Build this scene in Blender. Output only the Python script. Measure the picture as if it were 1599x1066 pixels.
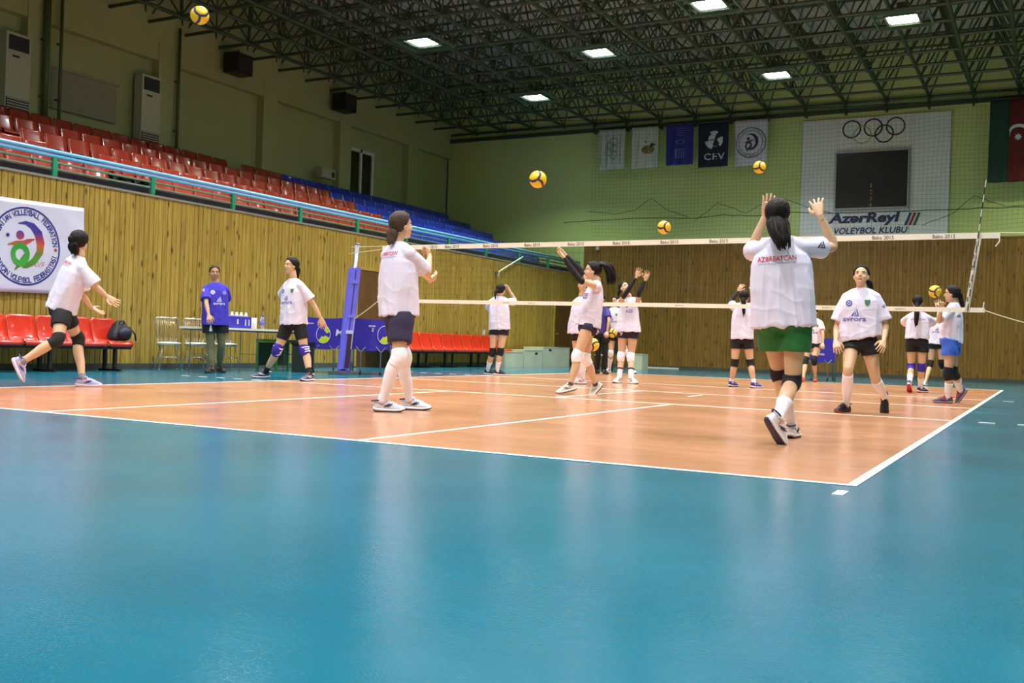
import bpy, bmesh, math, random
import numpy as np
from mathutils import Vector, Matrix, noise
from mathutils.bvhtree import BVHTree

random.seed(7)
for o in list(bpy.data.objects):
    bpy.data.objects.remove(o)
SC = bpy.context.scene
COL = SC.collection
PI = math.pi

# ------------------------------------------------------------------ camera
# solved from the court lines: x runs along the end line, y along the right sideline, origin at the left corner
FPX = 1570.4151
CAM = np.array([9.8022, -5.0786, 0.6359])
YAW, PITCH, ROLL = -0.4905, 0.0024, 0.0318
_f = np.array([math.sin(YAW)*math.cos(PITCH), math.cos(YAW)*math.cos(PITCH), math.sin(PITCH)])
_r = np.cross(_f, [0, 0, 1]); _r /= np.linalg.norm(_r)
_u = np.cross(_r, _f)
CR = math.cos(ROLL)*_r + math.sin(ROLL)*_u
CU = -math.sin(ROLL)*_r + math.cos(ROLL)*_u
CF = _f
cam_data = bpy.data.cameras.new('camera')
cam_data.sensor_width = 36.0
cam_data.lens = FPX*36.0/1599
cam_data.clip_end = 200
cam = bpy.data.objects.new('camera', cam_data)
COL.objects.link(cam)
M = Matrix.Identity(4)
for i in range(3):
    M[i][0] = CR[i]; M[i][1] = CU[i]; M[i][2] = -CF[i]; M[i][3] = CAM[i]
cam.matrix_world = M
SC.camera = cam

# ------------------------------------------------------------------ exposure and world
SC.view_settings.view_transform = 'Standard'
SC.view_settings.look = 'None'
SC.view_settings.exposure = 0.0
SC.view_settings.gamma = 1.0
SC.view_settings.use_curve_mapping = False
SC.render.film_transparent = False
world = bpy.data.worlds.new('hall_night')
SC.world = world
world.use_nodes = True
world.node_tree.nodes['Background'].inputs[0].default_value = (0.02, 0.022, 0.025, 1)
world.node_tree.nodes['Background'].inputs[1].default_value = 0.3
LAMP_W = 190.0
LAMP_SPREAD = 122.0

# ------------------------------------------------------------------ pixel geometry (surveying the photograph)
def ray(u, v):
    return CF + CR*((u-799.5)/FPX) - CU*((v-533.0)/FPX)
def at(u, v, d):
    return CAM + ray(u, v)*d
def onx(u, v, X):
    r = ray(u, v); return CAM + r*((X-CAM[0])/r[0])
def ony(u, v, Y):
    r = ray(u, v); return CAM + r*((Y-CAM[1])/r[1])
def onz(u, v, Z=0.0):
    r = ray(u, v); return CAM + r*((Z-CAM[2])/r[2])

# ------------------------------------------------------------------ materials
def lin(c):
    if isinstance(c, str):
        c = c.lstrip('#'); c = [int(c[i:i+2], 16)/255 for i in (0, 2, 4)]
    return tuple(((x+0.055)/1.055)**2.4 if x > 0.04045 else x/12.92 for x in c)
MATS = {}
def mat(name, col, rough=0.5, metal=0.0, var=0.0, vscale=8.0, bump=0.0, bscale=60.0, spec=0.5, sss=0.0, stretch=(1, 1, 1), rnd=0.0, trans=0.0, coat=0.0):
    if name in MATS: return MATS[name]
    m = bpy.data.materials.new(name); m.use_nodes = True
    nt = m.node_tree; b = nt.nodes['Principled BSDF']
    c = lin(col)
    b.inputs['Base Color'].default_value = (*c, 1)
    b.inputs['Roughness'].default_value = rough
    b.inputs['Metallic'].default_value = metal
    b.inputs['Specular IOR Level'].default_value = spec
    b.inputs['Transmission Weight'].default_value = trans
    b.inputs['Coat Weight'].default_value = coat
    if sss:
        b.inputs['Subsurface Weight'].default_value = sss
        b.inputs['Subsurface Radius'].default_value = (0.012, 0.005, 0.003)
        b.inputs['Subsurface Scale'].default_value = 1.0
    tc = nt.nodes.new('ShaderNodeTexCoord')
    mp = nt.nodes.new('ShaderNodeMapping'); mp.inputs['Scale'].default_value = stretch
    nt.links.new(tc.outputs['Object'], mp.inputs['Vector'])
    if var or rnd:
        n = nt.nodes.new('ShaderNodeTexNoise'); n.inputs['Scale'].default_value = vscale; n.inputs['Detail'].default_value = 5
        nt.links.new(mp.outputs[0], n.inputs['Vector'])
        hsv = nt.nodes.new('ShaderNodeHueSaturation'); hsv.inputs['Color'].default_value = (*c, 1)
        mr = nt.nodes.new('ShaderNodeMapRange'); mr.inputs['From Min'].default_value = 0.3; mr.inputs['From Max'].default_value = 0.7
        mr.inputs['To Min'].default_value = 1-var; mr.inputs['To Max'].default_value = 1+var
        nt.links.new(n.outputs['Fac'], mr.inputs['Value'])
        src = mr.outputs[0]
        if rnd:
            oi = nt.nodes.new('ShaderNodeObjectInfo')
            m2 = nt.nodes.new('ShaderNodeMapRange'); m2.inputs['To Min'].default_value = 1-rnd; m2.inputs['To Max'].default_value = 1+rnd
            nt.links.new(oi.outputs['Random'], m2.inputs['Value'])
            mu = nt.nodes.new('ShaderNodeMath'); mu.operation = 'MULTIPLY'
            nt.links.new(src, mu.inputs[0]); nt.links.new(m2.outputs[0], mu.inputs[1]); src = mu.outputs[0]
        nt.links.new(src, hsv.inputs['Value'])
        nt.links.new(hsv.outputs[0], b.inputs['Base Color'])
    if bump:
        n2 = nt.nodes.new('ShaderNodeTexNoise'); n2.inputs['Scale'].default_value = bscale; n2.inputs['Detail'].default_value = 4
        nt.links.new(mp.outputs[0], n2.inputs['Vector'])
        bp = nt.nodes.new('ShaderNodeBump'); bp.inputs['Strength'].default_value = bump; bp.inputs['Distance'].default_value = 0.02
        nt.links.new(n2.outputs['Fac'], bp.inputs['Height']); nt.links.new(bp.outputs[0], b.inputs['Normal'])
    MATS[name] = m
    return m

def wood_mat(name, c1, c2, knot, rough=0.42):
    m = bpy.data.materials.new(name); m.use_nodes = True
    nt = m.node_tree; b = nt.nodes['Principled BSDF']; N = nt.nodes.new; L = nt.links.new
    tc = N('ShaderNodeTexCoord'); oi = N('ShaderNodeObjectInfo')
    sc = N('ShaderNodeVectorMath'); sc.operation = 'SCALE'; sc.inputs['Scale'].default_value = 57.0
    cb = N('ShaderNodeCombineXYZ')
    for i in range(3): L(oi.outputs['Random'], cb.inputs[i])
    L(cb.outputs[0], sc.inputs[0])
    ad = N('ShaderNodeVectorMath'); L(tc.outputs['Object'], ad.inputs[0]); L(sc.outputs[0], ad.inputs[1])
    mp = N('ShaderNodeMapping'); mp.inputs['Scale'].default_value = (14, 14, 0.9); L(ad.outputs[0], mp.inputs['Vector'])
    n = N('ShaderNodeTexNoise'); n.inputs['Scale'].default_value = 2.2; n.inputs['Detail'].default_value = 6; n.inputs['Distortion'].default_value = 0.6; L(mp.outputs[0], n.inputs['Vector'])
    cr = N('ShaderNodeValToRGB'); cr.color_ramp.elements[0].color = (*lin(c2), 1); cr.color_ramp.elements[1].color = (*lin(c1), 1)
    cr.color_ramp.elements[0].position = 0.32; cr.color_ramp.elements[1].position = 0.68
    L(n.outputs['Fac'], cr.inputs[0])
    mp2 = N('ShaderNodeMapping'); mp2.inputs['Scale'].default_value = (7, 7, 2.6); L(ad.outputs[0], mp2.inputs['Vector'])
    v = N('ShaderNodeTexVoronoi'); v.inputs['Scale'].default_value = 1.0; L(mp2.outputs[0], v.inputs['Vector'])
    kr = N('ShaderNodeMapRange'); kr.inputs['From Min'].default_value = 0.08; kr.inputs['From Max'].default_value = 0.22; kr.inputs['To Min'].default_value = 1; kr.inputs['To Max'].default_value = 0
    L(v.outputs['Distance'], kr.inputs['Value'])
    mx = N('ShaderNodeMix'); mx.data_type = 'RGBA'
    km = N('ShaderNodeMath'); km.operation = 'MULTIPLY'; km.inputs[1].default_value = 0.9; L(kr.outputs[0], km.inputs[0])
    L(km.outputs[0], mx.inputs['Factor']); L(cr.outputs[0], mx.inputs['A']); mx.inputs['B'].default_value = (*lin(knot), 1)
    hs = N('ShaderNodeHueSaturation'); L(mx.outputs['Result'], hs.inputs['Color'])
    rr = N('ShaderNodeMapRange'); rr.inputs['To Min'].default_value = 0.88; rr.inputs['To Max'].default_value = 1.12; L(oi.outputs['Random'], rr.inputs['Value'])
    L(rr.outputs[0], hs.inputs['Value']); L(hs.outputs[0], b.inputs['Base Color'])
    b.inputs['Roughness'].default_value = rough
    MATS[name] = m
    return m

def floor_mat(name, col, col2, rough, gx):
    m = bpy.data.materials.new(name); m.use_nodes = True
    nt = m.node_tree; b = nt.nodes['Principled BSDF']; N = nt.nodes.new; L = nt.links.new
    tc = N('ShaderNodeTexCoord')
    mp = N('ShaderNodeMapping'); mp.inputs['Scale'].default_value = gx; L(tc.outputs['Object'], mp.inputs['Vector'])
    n = N('ShaderNodeTexNoise'); n.inputs['Scale'].default_value = 1.0; n.inputs['Detail'].default_value = 7; n.inputs['Roughness'].default_value = 0.65; L(mp.outputs[0], n.inputs['Vector'])
    cr = N('ShaderNodeValToRGB'); cr.color_ramp.elements[0].color = (*lin(col2), 1); cr.color_ramp.elements[1].color = (*lin(col), 1)
    cr.color_ramp.elements[0].position = 0.35; cr.color_ramp.elements[1].position = 0.65
    L(n.outputs['Fac'], cr.inputs[0]); L(cr.outputs[0], b.inputs['Base Color'])
    # scuffed sports flooring: gloss varies, fine orange-peel grain and slow undulation
    n2 = N('ShaderNodeTexNoise'); n2.inputs['Scale'].default_value = 1.3; n2.inputs['Detail'].default_value = 4; L(tc.outputs['Object'], n2.inputs['Vector'])
    mr = N('ShaderNodeMapRange'); mr.inputs['From Min'].default_value = 0.3; mr.inputs['From Max'].default_value = 0.7
    mr.inputs['To Min'].default_value = rough-0.05; mr.inputs['To Max'].default_value = rough+0.06
    L(n2.outputs['Fac'], mr.inputs['Value']); L(mr.outputs[0], b.inputs['Roughness'])
    n3 = N('ShaderNodeTexNoise'); n3.inputs['Scale'].default_value = 120; n3.inputs['Detail'].default_value = 2; L(tc.outputs['Object'], n3.inputs['Vector'])
    mp4 = N('ShaderNodeMapping'); mp4.inputs['Scale'].default_value = (3.2, 9.0, 1); mp4.inputs['Rotation'].default_value = (0, 0, 0.45); L(tc.outputs['Object'], mp4.inputs['Vector'])
    n4 = N('ShaderNodeTexNoise'); n4.inputs['Scale'].default_value = 1.0; n4.inputs['Detail'].default_value = 1; L(mp4.outputs[0], n4.inputs['Vector'])
    b1 = N('ShaderNodeBump'); b1.inputs['Strength'].default_value = 0.22; b1.inputs['Distance'].default_value = 0.004; L(n3.outputs['Fac'], b1.inputs['Height'])
    b2 = N('ShaderNodeBump'); b2.inputs['Strength'].default_value = 0.07; b2.inputs['Distance'].default_value = 0.012; L(n4.outputs['Fac'], b2.inputs['Height']); L(b1.outputs[0], b2.inputs['Normal'])
    L(b2.outputs[0], b.inputs['Normal'])
    b.inputs['Specular IOR Level'].default_value = 0.5
    MATS[name] = m
    return m

def emit_mat(name, col, s):
    m = bpy.data.materials.new(name); m.use_nodes = True
    b = m.node_tree.nodes['Principled BSDF']
    b.inputs['Emission Color'].default_value = (*col, 1); b.inputs['Emission Strength'].default_value = s
    b.inputs['Base Color'].default_value = (0.8, 0.8, 0.8, 1)
    return m

def grad_mat(name, stops, axis=2, lo=0.0, hi=1.0, rough=0.6):
    """flat print whose ink runs through several colours across the design"""
    m = bpy.data.materials.new(name); m.use_nodes = True
    nt = m.node_tree; b = nt.nodes['Principled BSDF']; N = nt.nodes.new; L = nt.links.new
    tc = N('ShaderNodeTexCoord'); sp = N('ShaderNodeSeparateXYZ'); L(tc.outputs['Object'], sp.inputs[0])
    mr = N('ShaderNodeMapRange'); mr.inputs['From Min'].default_value = lo; mr.inputs['From Max'].default_value = hi
    L(sp.outputs[axis], mr.inputs['Value'])
    cr = N('ShaderNodeValToRGB'); el = cr.color_ramp.elements
    while len(el) < len(stops): el.new(0.5)
    for e, (p, c) in zip(el, stops): e.position = p; e.color = (*lin(c), 1)
    L(mr.outputs[0], cr.inputs[0]); L(cr.outputs[0], b.inputs['Base Color']); b.inputs['Roughness'].default_value = rough
    return m

# ------------------------------------------------------------------ mesh building
class MB:
    """collects closed shapes, then links them as one mesh object"""
    def __init__(s): s.v = []; s.f = []
    def add(s, v, f):
        n = len(s.v); s.v += [tuple(map(float, p)) for p in v]; s.f += [tuple(i+n for i in q) for q in f]; return s
    def box(s, lo, hi):
        x0, y0, z0 = lo; x1, y1, z1 = hi
        return s.add([(x0,y0,z0),(x1,y0,z0),(x1,y1,z0),(x0,y1,z0),(x0,y0,z1),(x1,y0,z1),(x1,y1,z1),(x0,y1,z1)],
                     [(0,3,2,1),(4,5,6,7),(0,1,5,4),(1,2,6,5),(2,3,7,6),(3,0,4,7)])
    def obox(s, c, ax, ay, az):
        """box from its centre and three half-axis vectors"""
        c, ax, ay, az = (np.asarray(q, float) for q in (c, ax, ay, az))
        P = [c+i*ax+j*ay+k*az for k in (-1, 1) for i, j in ((-1,-1),(1,-1),(1,1),(-1,1))]
        return s.add(P, [(0,3,2,1),(4,5,6,7),(0,1,5,4),(1,2,6,5),(2,3,7,6),(3,0,4,7)])
    def tube(s, pts, rad, n=8, cap=True):
        v, f = tube(pts, rad, n); return s.add(v, f)
    def disc(s, c, ax, ay, n=24, thick=None, inner=0.0, a0=0.0, a1=2*PI):
        """flat ring or disc in the plane of ax, ay"""
        c, ax, ay = (np.asarray(q, float) for q in (c, ax, ay))
        full = abs(a1-a0-2*PI) < 1e-6
        k = n if full else n+1
        o = [c+ax*math.cos(a0+(a1-a0)*i/n)+ay*math.sin(a0+(a1-a0)*i/n) for i in range(k)]
        if inner <= 0:
            return s.add([c]+o, [(0, 1+i, 1+(i+1) % k) for i in range(k if full else n)])
        q = [c+(p-c)*inner for p in o]
        return s.add(o+q, [(i, (i+1) % k, k+(i+1) % k, k+i) for i in range(k if full else n)])
    def build(s, name, m, parent=None, smooth=False, origin=None, mats=None):
        v = np.array(s.v)
        if origin is not None: v = v-np.asarray(origin, float)
        me = bpy.data.meshes.new(name); me.from_pydata([tuple(p) for p in v], [], s.f); me.validate(); me.update()
        return link(name, me, m, parent, smooth, origin)

def link(name, me, m, parent=None, smooth=False, origin=None):
    if m is not None and not me.materials: me.materials.append(m)
    if smooth: me.polygons.foreach_set('use_smooth', [True]*len(me.polygons)); me.update()
    o = bpy.data.objects.new(name, me); COL.objects.link(o)
    if parent is not None: o.parent = parent
    if origin is not None: o.location = origin
    return o

def tube(pts, rad, n=8):
    P = [np.asarray(p, float) for p in pts]; k = len(P)
    R = [rad]*k if np.isscalar(rad) else list(rad)
    T = []
    for i in range(k):
        t = P[min(i+1, k-1)]-P[max(i-1, 0)]; T.append(t/(np.linalg.norm(t)+1e-9))
    h = np.array([0, 0, 1.0]) if abs(T[0][2]) < 0.9 else np.array([1.0, 0, 0])
    a = np.cross(T[0], h); a /= np.linalg.norm(a)
    V = []; F = []
    for i in range(k):
        a = a-T[i]*(a@T[i]); a /= np.linalg.norm(a)+1e-9
        b = np.cross(T[i], a)
        for j in range(n):
            q = 2*PI*j/n; V.append(P[i]+R[i]*(a*math.cos(q)+b*math.sin(q)))
    for i in range(k-1):
        for j in range(n):
            F.append((i*n+j, i*n+(j+1) % n, (i+1)*n+(j+1) % n, (i+1)*n+j))
    F.append(tuple(range(n-1, -1, -1))); F.append(tuple((k-1)*n+j for j in range(n)))
    return V, F

def ellipsoid(c, ax, ay, az, nu=14, nv=9):
    c, ax, ay, az = (np.asarray(q, float) for q in (c, ax, ay, az))
    V = [c+az]; F = []
    for i in range(1, nv):
        t = PI*i/nv
        for j in range(nu):
            p = 2*PI*j/nu; V.append(c+az*math.cos(t)+(ax*math.cos(p)+ay*math.sin(p))*math.sin(t))
    V.append(c-az); e = len(V)-1
    for j in range(nu):
        F.append((0, 1+j, 1+(j+1) % nu)); F.append((e, e-nu+(j+1) % nu, e-nu+j))
    for i in range(nv-2):
        for j in range(nu):
            a = 1+i*nu+j; b = 1+i*nu+(j+1) % nu; F.append((a, a+nu, b+nu, b))
    return V, F

def tag(o, label=None, cat=None, group=None, kind=None):
    if label: o['label'] = label
    if cat: o['category'] = cat
    if group: o['group'] = group
    if kind: o['kind'] = kind
    return o
def empty(name, loc, label=None, cat=None, group=None, rz=0.0):
    o = bpy.data.objects.new(name, None); COL.objects.link(o); o.location = loc; o.rotation_euler = (0, 0, rz)
    o.empty_display_size = 0.1
    return tag(o, label, cat, group)
def copy_tree(o, parent=None):
    c = o.copy(); COL.objects.link(c)
    if parent is not None: c.parent = parent
    for ch in list(o.children): copy_tree(ch, c)
    return c

_fonts = {}
def _outline(s, bold=0.0, spacing=1.0):
    c = bpy.data.curves.new('txt', 'FONT'); c.body = s; c.size = 1; c.offset = bold; c.resolution_u = 3; c.space_character = spacing
    o = bpy.data.objects.new('txt', c); COL.objects.link(o)
    dg = bpy.context.evaluated_depsgraph_get()
    me = bpy.data.meshes.new_from_object(o.evaluated_get(dg))
    v = np.array([tuple(p.co)[:2] for p in me.vertices]).reshape(-1, 2); f = [tuple(p.vertices) for p in me.polygons]
    bpy.data.objects.remove(o); bpy.data.curves.remove(c); bpy.data.meshes.remove(me)
    return v, f
def _adv(ch):
    w = lambda s: np.ptp(_outline(s)[0][:, 0])
    return w('H'+ch+'H')-w('HH')
def text2d(s, bold=0.0, spacing=1.0):
    """outline of a line of text as flat vertices and faces, normalised to the unit box"""
    key = (s, bold, spacing)
    if key in _fonts: return _fonts[key]
    if 'ə' in s or 'Ə' in s:
        # the schwa is a turned e, set letter by letter with its neighbours
        V, F, x = [], [], 0.0
        for ch in s:
            if ch == ' ': x += _adv('i')*1.2; continue
            src = 'e' if ch in 'əƏ' else ch
            v, f = _outline(src, bold); adv = _adv(src)
            if ch in 'əƏ': v = v.min(0)+v.max(0)-v
            if ch == 'Ə': v = v*1.33; v[:, 1] -= v[:, 1].min(); adv *= 1.33
            n = sum(len(q) for q in V); V.append(v+np.array([x, 0])); F += [tuple(i+n for i in q) for q in f]; x += adv
        v, f = np.concatenate(V), F
    else: v, f = _outline(s, bold, spacing)
    lo = v.min(0); hi = v.max(0)
    _fonts[key] = ((v-lo)/(hi-lo), f, (hi-lo))
    return _fonts[key]
def text_on(mb, s, origin, right, up, w, h, shear=0.0, bold=0.0, spacing=1.0):
    """lettering laid on a flat surface: lower-left corner, directions, size"""
    v, f, _ = text2d(s, bold, spacing)
    o, r, u = (np.asarray(q, float) for q in (origin, right, up))
    return mb.add([o+r*(p[0]*w+shear*p[1]*h)+u*(p[1]*h) for p in v], f)
def text_arc(mb, s, c, right, up, R, h, a_mid, a_span, inward=False, bold=0.02):
    """lettering round a circle, each character turned to follow it"""
    c, right, up = (np.asarray(q, float) for q in (c, right, up))
    n = len(s)
    for i, ch in enumerate(s):
        if ch == ' ': continue
        t = (i+0.5)/n-0.5
        a = a_mid + (t*a_span if inward else -t*a_span)
        er = right*math.cos(a)+up*math.sin(a); et = right*(-math.sin(a))+up*math.cos(a)
        if inward: rr, uu, base = et, -er, c+er*(R+h)
        else: rr, uu, base = -et, er, c+er*R
        v, f, sz = text2d(ch, bold)
        w = h*min(sz[0]/sz[1], 0.75)*0.85
        text_on(mb, ch, base-rr*w/2, rr, uu, w, h, 0, bold)

# ================================================================== SETTING
XL, YF = -3.94, 25.52            # faces of the left and far timber walls
XU = -9.35                       # upper left wall behind the seating
XR, YB, ZC = 15.0, -13.0, 9.75

m_teal = floor_mat('teal_flooring', '#207488', '#1b697d', 0.13, (0.8, 0.8, 1))
m_court = floor_mat('orange_flooring', '#c4906a', '#b98460', 0.17, (0.6, 3.0, 1))
m_line = mat('line_paint', '#f1ece2', 0.4, var=0.04, vscale=4)
fl = MB().box((XL-0.3, YB, -0.1), (XR, YF+0.3, 0.0)).build('floor', m_teal); tag(fl, kind='structure')
MB().box((0, 0, 0.0), (9, 18, 0.0015)).build('court_surface', m_court, fl)
LZ = 0.003
def cline(x0, y0, x1, y1): MB().box((x0, y0, 0.0), (x1, y1, LZ)).build('court_line', m_line, fl)
cline(0, 0, 9, 0.05); cline(0, 17.95, 9, 18); cline(0, 0.05, 0.05, 17.95); cline(8.95, 0.05, 9, 17.95)
cline(0.05, 8.975, 8.95, 9.025); cline(0.05, 5.975, 8.95, 6.025); cline(0.05, 11.975, 8.95, 12.025)
cline(2.98, 0.05, 3.02, 5.975); cline(5.98, 0.05, 6.02, 5.975); cline(4.48, 6.025, 4.52, 8.975)
a, b = onz(1075, 619), onz(1097, 617); cline(a[0]-0.02, a[1], a[0]+0.02, b[1])
cline(8.95, -0.36, 9.0, -0.21); cline(0.0, -0.36, 0.05, -0.21)
for y in (6.0, 12.0):
    for i in range(5):
        x = 9.2+0.35*i; cline(x, y-0.02, x+0.15, y+0.02); cline(-0.2-0.35*i-0.15, y-0.02, -0.2-0.35*i, y+0.02)

m_plaster = mat('painted_plaster', '#a2ab78', 0.75, var=0.05, vscale=0.7, bump=0.15, bscale=30)
m_plaster_far = mat('yellow_green_plaster', '#bccf86', 0.7, var=0.06, vscale=0.5, bump=0.15, bscale=30)
m_dark = mat('dark_backing', '#2a2112', 0.9)
m_concrete = mat('grey_concrete', '#3c3d43', 0.85, var=0.25, vscale=3, bump=0.3, bscale=25)
m_wood = wood_mat('varnished_pine', '#bfa24c', '#9b7f30', '#4a2f0c')
m_wood_far = wood_mat('brown_pine', '#987231', '#795317', '#35200a')
m_trimmetal = mat('grey_metal_trim', '#a8a294', 0.45, 0.4)

wl = MB().box((XL-0.25, YB, 0), (XL-0.02, YF, 2.98)).build('wall_left', m_dark); tag(wl, kind='structure')
PW = 0.103
def planks(wall, m, n, place, z1, seed):
    rng = random.Random(seed); base = []
    for q in range(3):
        t = 0.014+0.003*q; w = PW/2-0.0025
        me = bpy.data.meshes.new('plank')
        me.from_pydata([(-w,0,0.09),(w,0,0.09),(w,0,z1),(-w,0,z1),(-w+0.006,-t,0.09),(w-0.006,-t,0.09),(w-0.006,-t,z1),(-w+0.006,-t,z1)], [],
                       [(0,1,2,3),(4,7,6,5),(0,4,5,1),(1,5,6,2),(2,6,7,3),(3,7,4,0)])
        me.materials.append(m); base.append(me)
    for i in range(n):
        o = bpy.data.objects.new('plank', rng.choice(base)); COL.objects.link(o); o.parent = wall
        place(o, i)
def pl_left(o, i): o.location = (XL-0.016, YF-0.05-PW*(i+0.5), 0); o.rotation_euler = (0, 0, PI/2)
def pl_far(o, i): o.location = (XL+PW*(i+0.5), YF+0.016, 0)
NPL = 222
planks(wl, m_wood, NPL, pl_left, 2.98, 1)
rest = MB(); y = YF-0.05-PW*NPL
while y > YB+PW:
    rest.box((XL-0.018, y-PW+0.003, 0.09), (XL, y-0.003, 2.98)); y -= PW
tag(rest.build('plank_run', m_wood, wl), kind='stuff')
wf = MB().box((XU, YF+0.02, 0), (XR, YF+0.3, ZC)).build('wall_far', m_plaster_far); tag(wf, kind='structure')
planks(wf, m_wood_far, 172, pl_far, 3.97, 2)
tag(MB().box((XL-0.02, 3.5, 2.98), (XL+0.025, YF, 3.015)).build('trim_1', m_trimmetal), kind='structure')
tag(MB().box((XL, YF-0.02, 3.97), (XR, YF+0.03, 4.01)).build('trim_2', m_wood_far), kind='structure')
m_base = mat('grey_skirting', '#4c4f48', 0.6, var=0.2)
tag(MB().box((XL-0.02, YB, 0), (XL+0.012, YF, 0.1)).build('baseboard_left', m_base), kind='structure')
tag(MB().box((XL, YF-0.012, 0), (XR, YF+0.02, 0.1)).build('baseboard_far', m_base), kind='structure')
# the two doors in the left timber wall
m_door = mat('dark_door_wood', '#6a4a22', 0.5, var=0.2, vscale=3, stretch=(4, 4, 0.5))
for k, (y0, y1, z1) in enumerate(((13.2, 14.9, 2.2), (23.45, 24.95, 2.0))):
    d = tag(MB().box((XL-0.01, y0, 0.02), (XL+0.014, y1, z1)).build('door_%d' % (k+1), m_door), kind='structure')
    fr = MB().box((XL-0.01, y0-0.07, 0.02), (XL+0.03, y0, z1+0.07)).box((XL-0.01, y1, 0.02), (XL+0.03, y1+0.07, z1+0.07)).box((XL-0.01, y0, z1), (XL+0.03, y1, z1+0.07))
    fr.build('door_frame', m_wood, d)
    MB().tube([(XL+0.02, y0+0.1, 1.0), (XL+0.06, y0+0.1, 1.0), (XL+0.06, y0+0.22, 1.0)], 0.012, 8).build('door_handle', m_trimmetal, d, True)
# walls the camera does not face
tag(MB().box((XR, YB, 0), (XR+0.2, YF+0.3, ZC)).build('wall_right', m_plaster), kind='structure')
tag(MB().box((XU, YB-0.2, 0), (XR, YB, ZC)).build('wall_back', m_plaster), kind='structure')
# upper left wall with pilasters, a beam and sunk fields
wu = MB().box((XU-0.3, YB, 2.5), (XU-0.06, YF, ZC)).build('wall_upper_left', m_plaster); tag(wu, kind='structure')
MB().box((XU-0.06, YB, 7.15), (XU+0.16, YF, ZC)).build('beam', m_plaster, wu)
for y in (8.85, 12.35, 16.0, 19.35, 23.0, 5.2, 1.6, -2.0, -5.6):
    MB().box((XU-0.06, y-0.28, 3.0), (XU+0.18, y+0.28, 7.6)).build('pilaster', m_plaster, wu)
m_board = mat('grey_panel', '#8d8d74', 0.7, var=0.08)
bd = MB().box((XU-0.03, 9.2, 5.42), (XU+0.02, 11.0, 6.28)).build('notice_board', m_board); tag(bd, 'blank grey board on the upper wall between the two tall white air conditioners', 'board')
MB().box((XU-0.02, 9.14, 6.28), (XU+0.05, 11.06, 6.33)).build('board_rail', mat('board_rail', '#9a9680', 0.5), bd)
# window
m_white = mat('white_frame', '#d9d8cf', 0.4)
m_glass = mat('dark_window_glass', '#07090a', 0.08)
wn = MB().box((XU-0.05, 19.72, 4.6), (XU-0.02, 21.0, 6.5)).build('window_1', m_glass); tag(wn, kind='structure')
fr = MB()
for y0, y1 in ((19.68, 19.78), (20.3, 20.4), (20.92, 21.02)): fr.box((XU-0.05, y0, 4.55), (XU+0.03, y1, 6.55))
fr.box((XU-0.05, 19.78, 6.45), (XU+0.03, 20.92, 6.55)).box((XU-0.05, 19.78, 4.55), (XU+0.03, 20.92, 4.65))
fr.build('window_frame', m_white, wn)

# ------------------------------------------------------------------ ceiling and space frame
m_ceil = mat('grey_roof_sheet', '#c4bdb0', 0.8, var=0.12, vscale=0.6)
m_truss = mat('green_painted_steel', '#34452f', 0.5, var=0.15, vscale=2)
ce = MB().box((XU-0.3, YB, ZC), (XR, YF+0.3, ZC+0.15)).build('ceiling', m_ceil); tag(ce, kind='structure')
# ribs of the profiled roof sheet
rb = MB(); x = XU+0.3
while x < XR: rb.box((x, YB, ZC-0.05), (x+0.12, YF, ZC+0.01)); x += 0.6
tag(rb.build('roof_ribs', m_ceil, ce), kind='stuff')
sf = empty('space_frame', (2.0, 14.0, 7.98), 'dark green steel space frame carrying the whole roof', 'roof truss')
G = 1.138; ZB, ZT = 7.98, 9.25
xs = [XU+0.05+G*i for i in range(22)]; ys = [YF-0.12-G*j for j in range(22)]
xt = [x+G/2 for x in xs[:-1]]; yt = [y-G/2 for y in ys[:-1]]
for y in ys: MB().tube([(xs[0]-0.02, y, ZB), (xs[-1], y, ZB)], 0.04, 6).build('truss_chord', m_truss, sf, False, None).location = (-2.0, -14.0, -7.98)
for x in xs: MB().tube([(x, ys[0]+0.1, ZB), (x, ys[-1], ZB)], 0.048, 6).build('truss_chord', m_truss, sf, False, None).location = (-2.0, -14.0, -7.98)
for y in yt: MB().tube([(xt[0], y, ZT), (xt[-1], y, ZT)], 0.035, 6).build('truss_chord', m_truss, sf, False, None).location = (-2.0, -14.0, -7.98)
for x in xt: MB().tube([(x, yt[0], ZT), (x, yt[-1], ZT)], 0.035, 6).build('truss_chord', m_truss, sf, False, None).location = (-2.0, -14.0, -7.98)
dg = MB()
for x in xt:
    for y in yt:
        for sx in (-1, 1):
            for sy in (-1, 1): dg.tube([(x, y, ZT), (x+sx*G/2, y+sy*G/2, ZB)], 0.023, 5)
tag(dg.build('truss_diagonals', m_truss, sf), kind='stuff').location = (-2.0, -14.0, -7.98)
nd = MB()
for x in xs:
    for y in ys: nd.add(*ellipsoid((x, y, ZB), (0.075, 0, 0), (0, 0.075, 0), (0, 0, 0.075), 8, 5))
for x in xt:
    for y in yt: nd.add(*ellipsoid((x, y, ZT), (0.07, 0, 0), (0, 0.07, 0), (0, 0, 0.07), 6, 4))
tag(nd.build('truss_nodes', m_truss, sf), kind='stuff').location = (-2.0, -14.0, -7.98)
bk = MB()
for x in xs[5::1]: bk.box((x-0.03, YF-0.28, ZB-0.32), (x+0.03, YF+0.03, ZB-0.26)).box((x-0.03, YF-0.26, ZB-0.3), (x+0.03, YF-0.2, ZB))
tag(bk.build('truss_brackets', m_truss, sf), kind='stuff').location = (-2.0, -14.0, -7.98)
MB().box((XL-5.4, YF-0.2, ZB-0.28), (XR, YF-0.1, ZB-0.16)).build('edge_beam', m_truss, sf, False, None).location = (-2.0, -14.0, -7.98)

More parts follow.
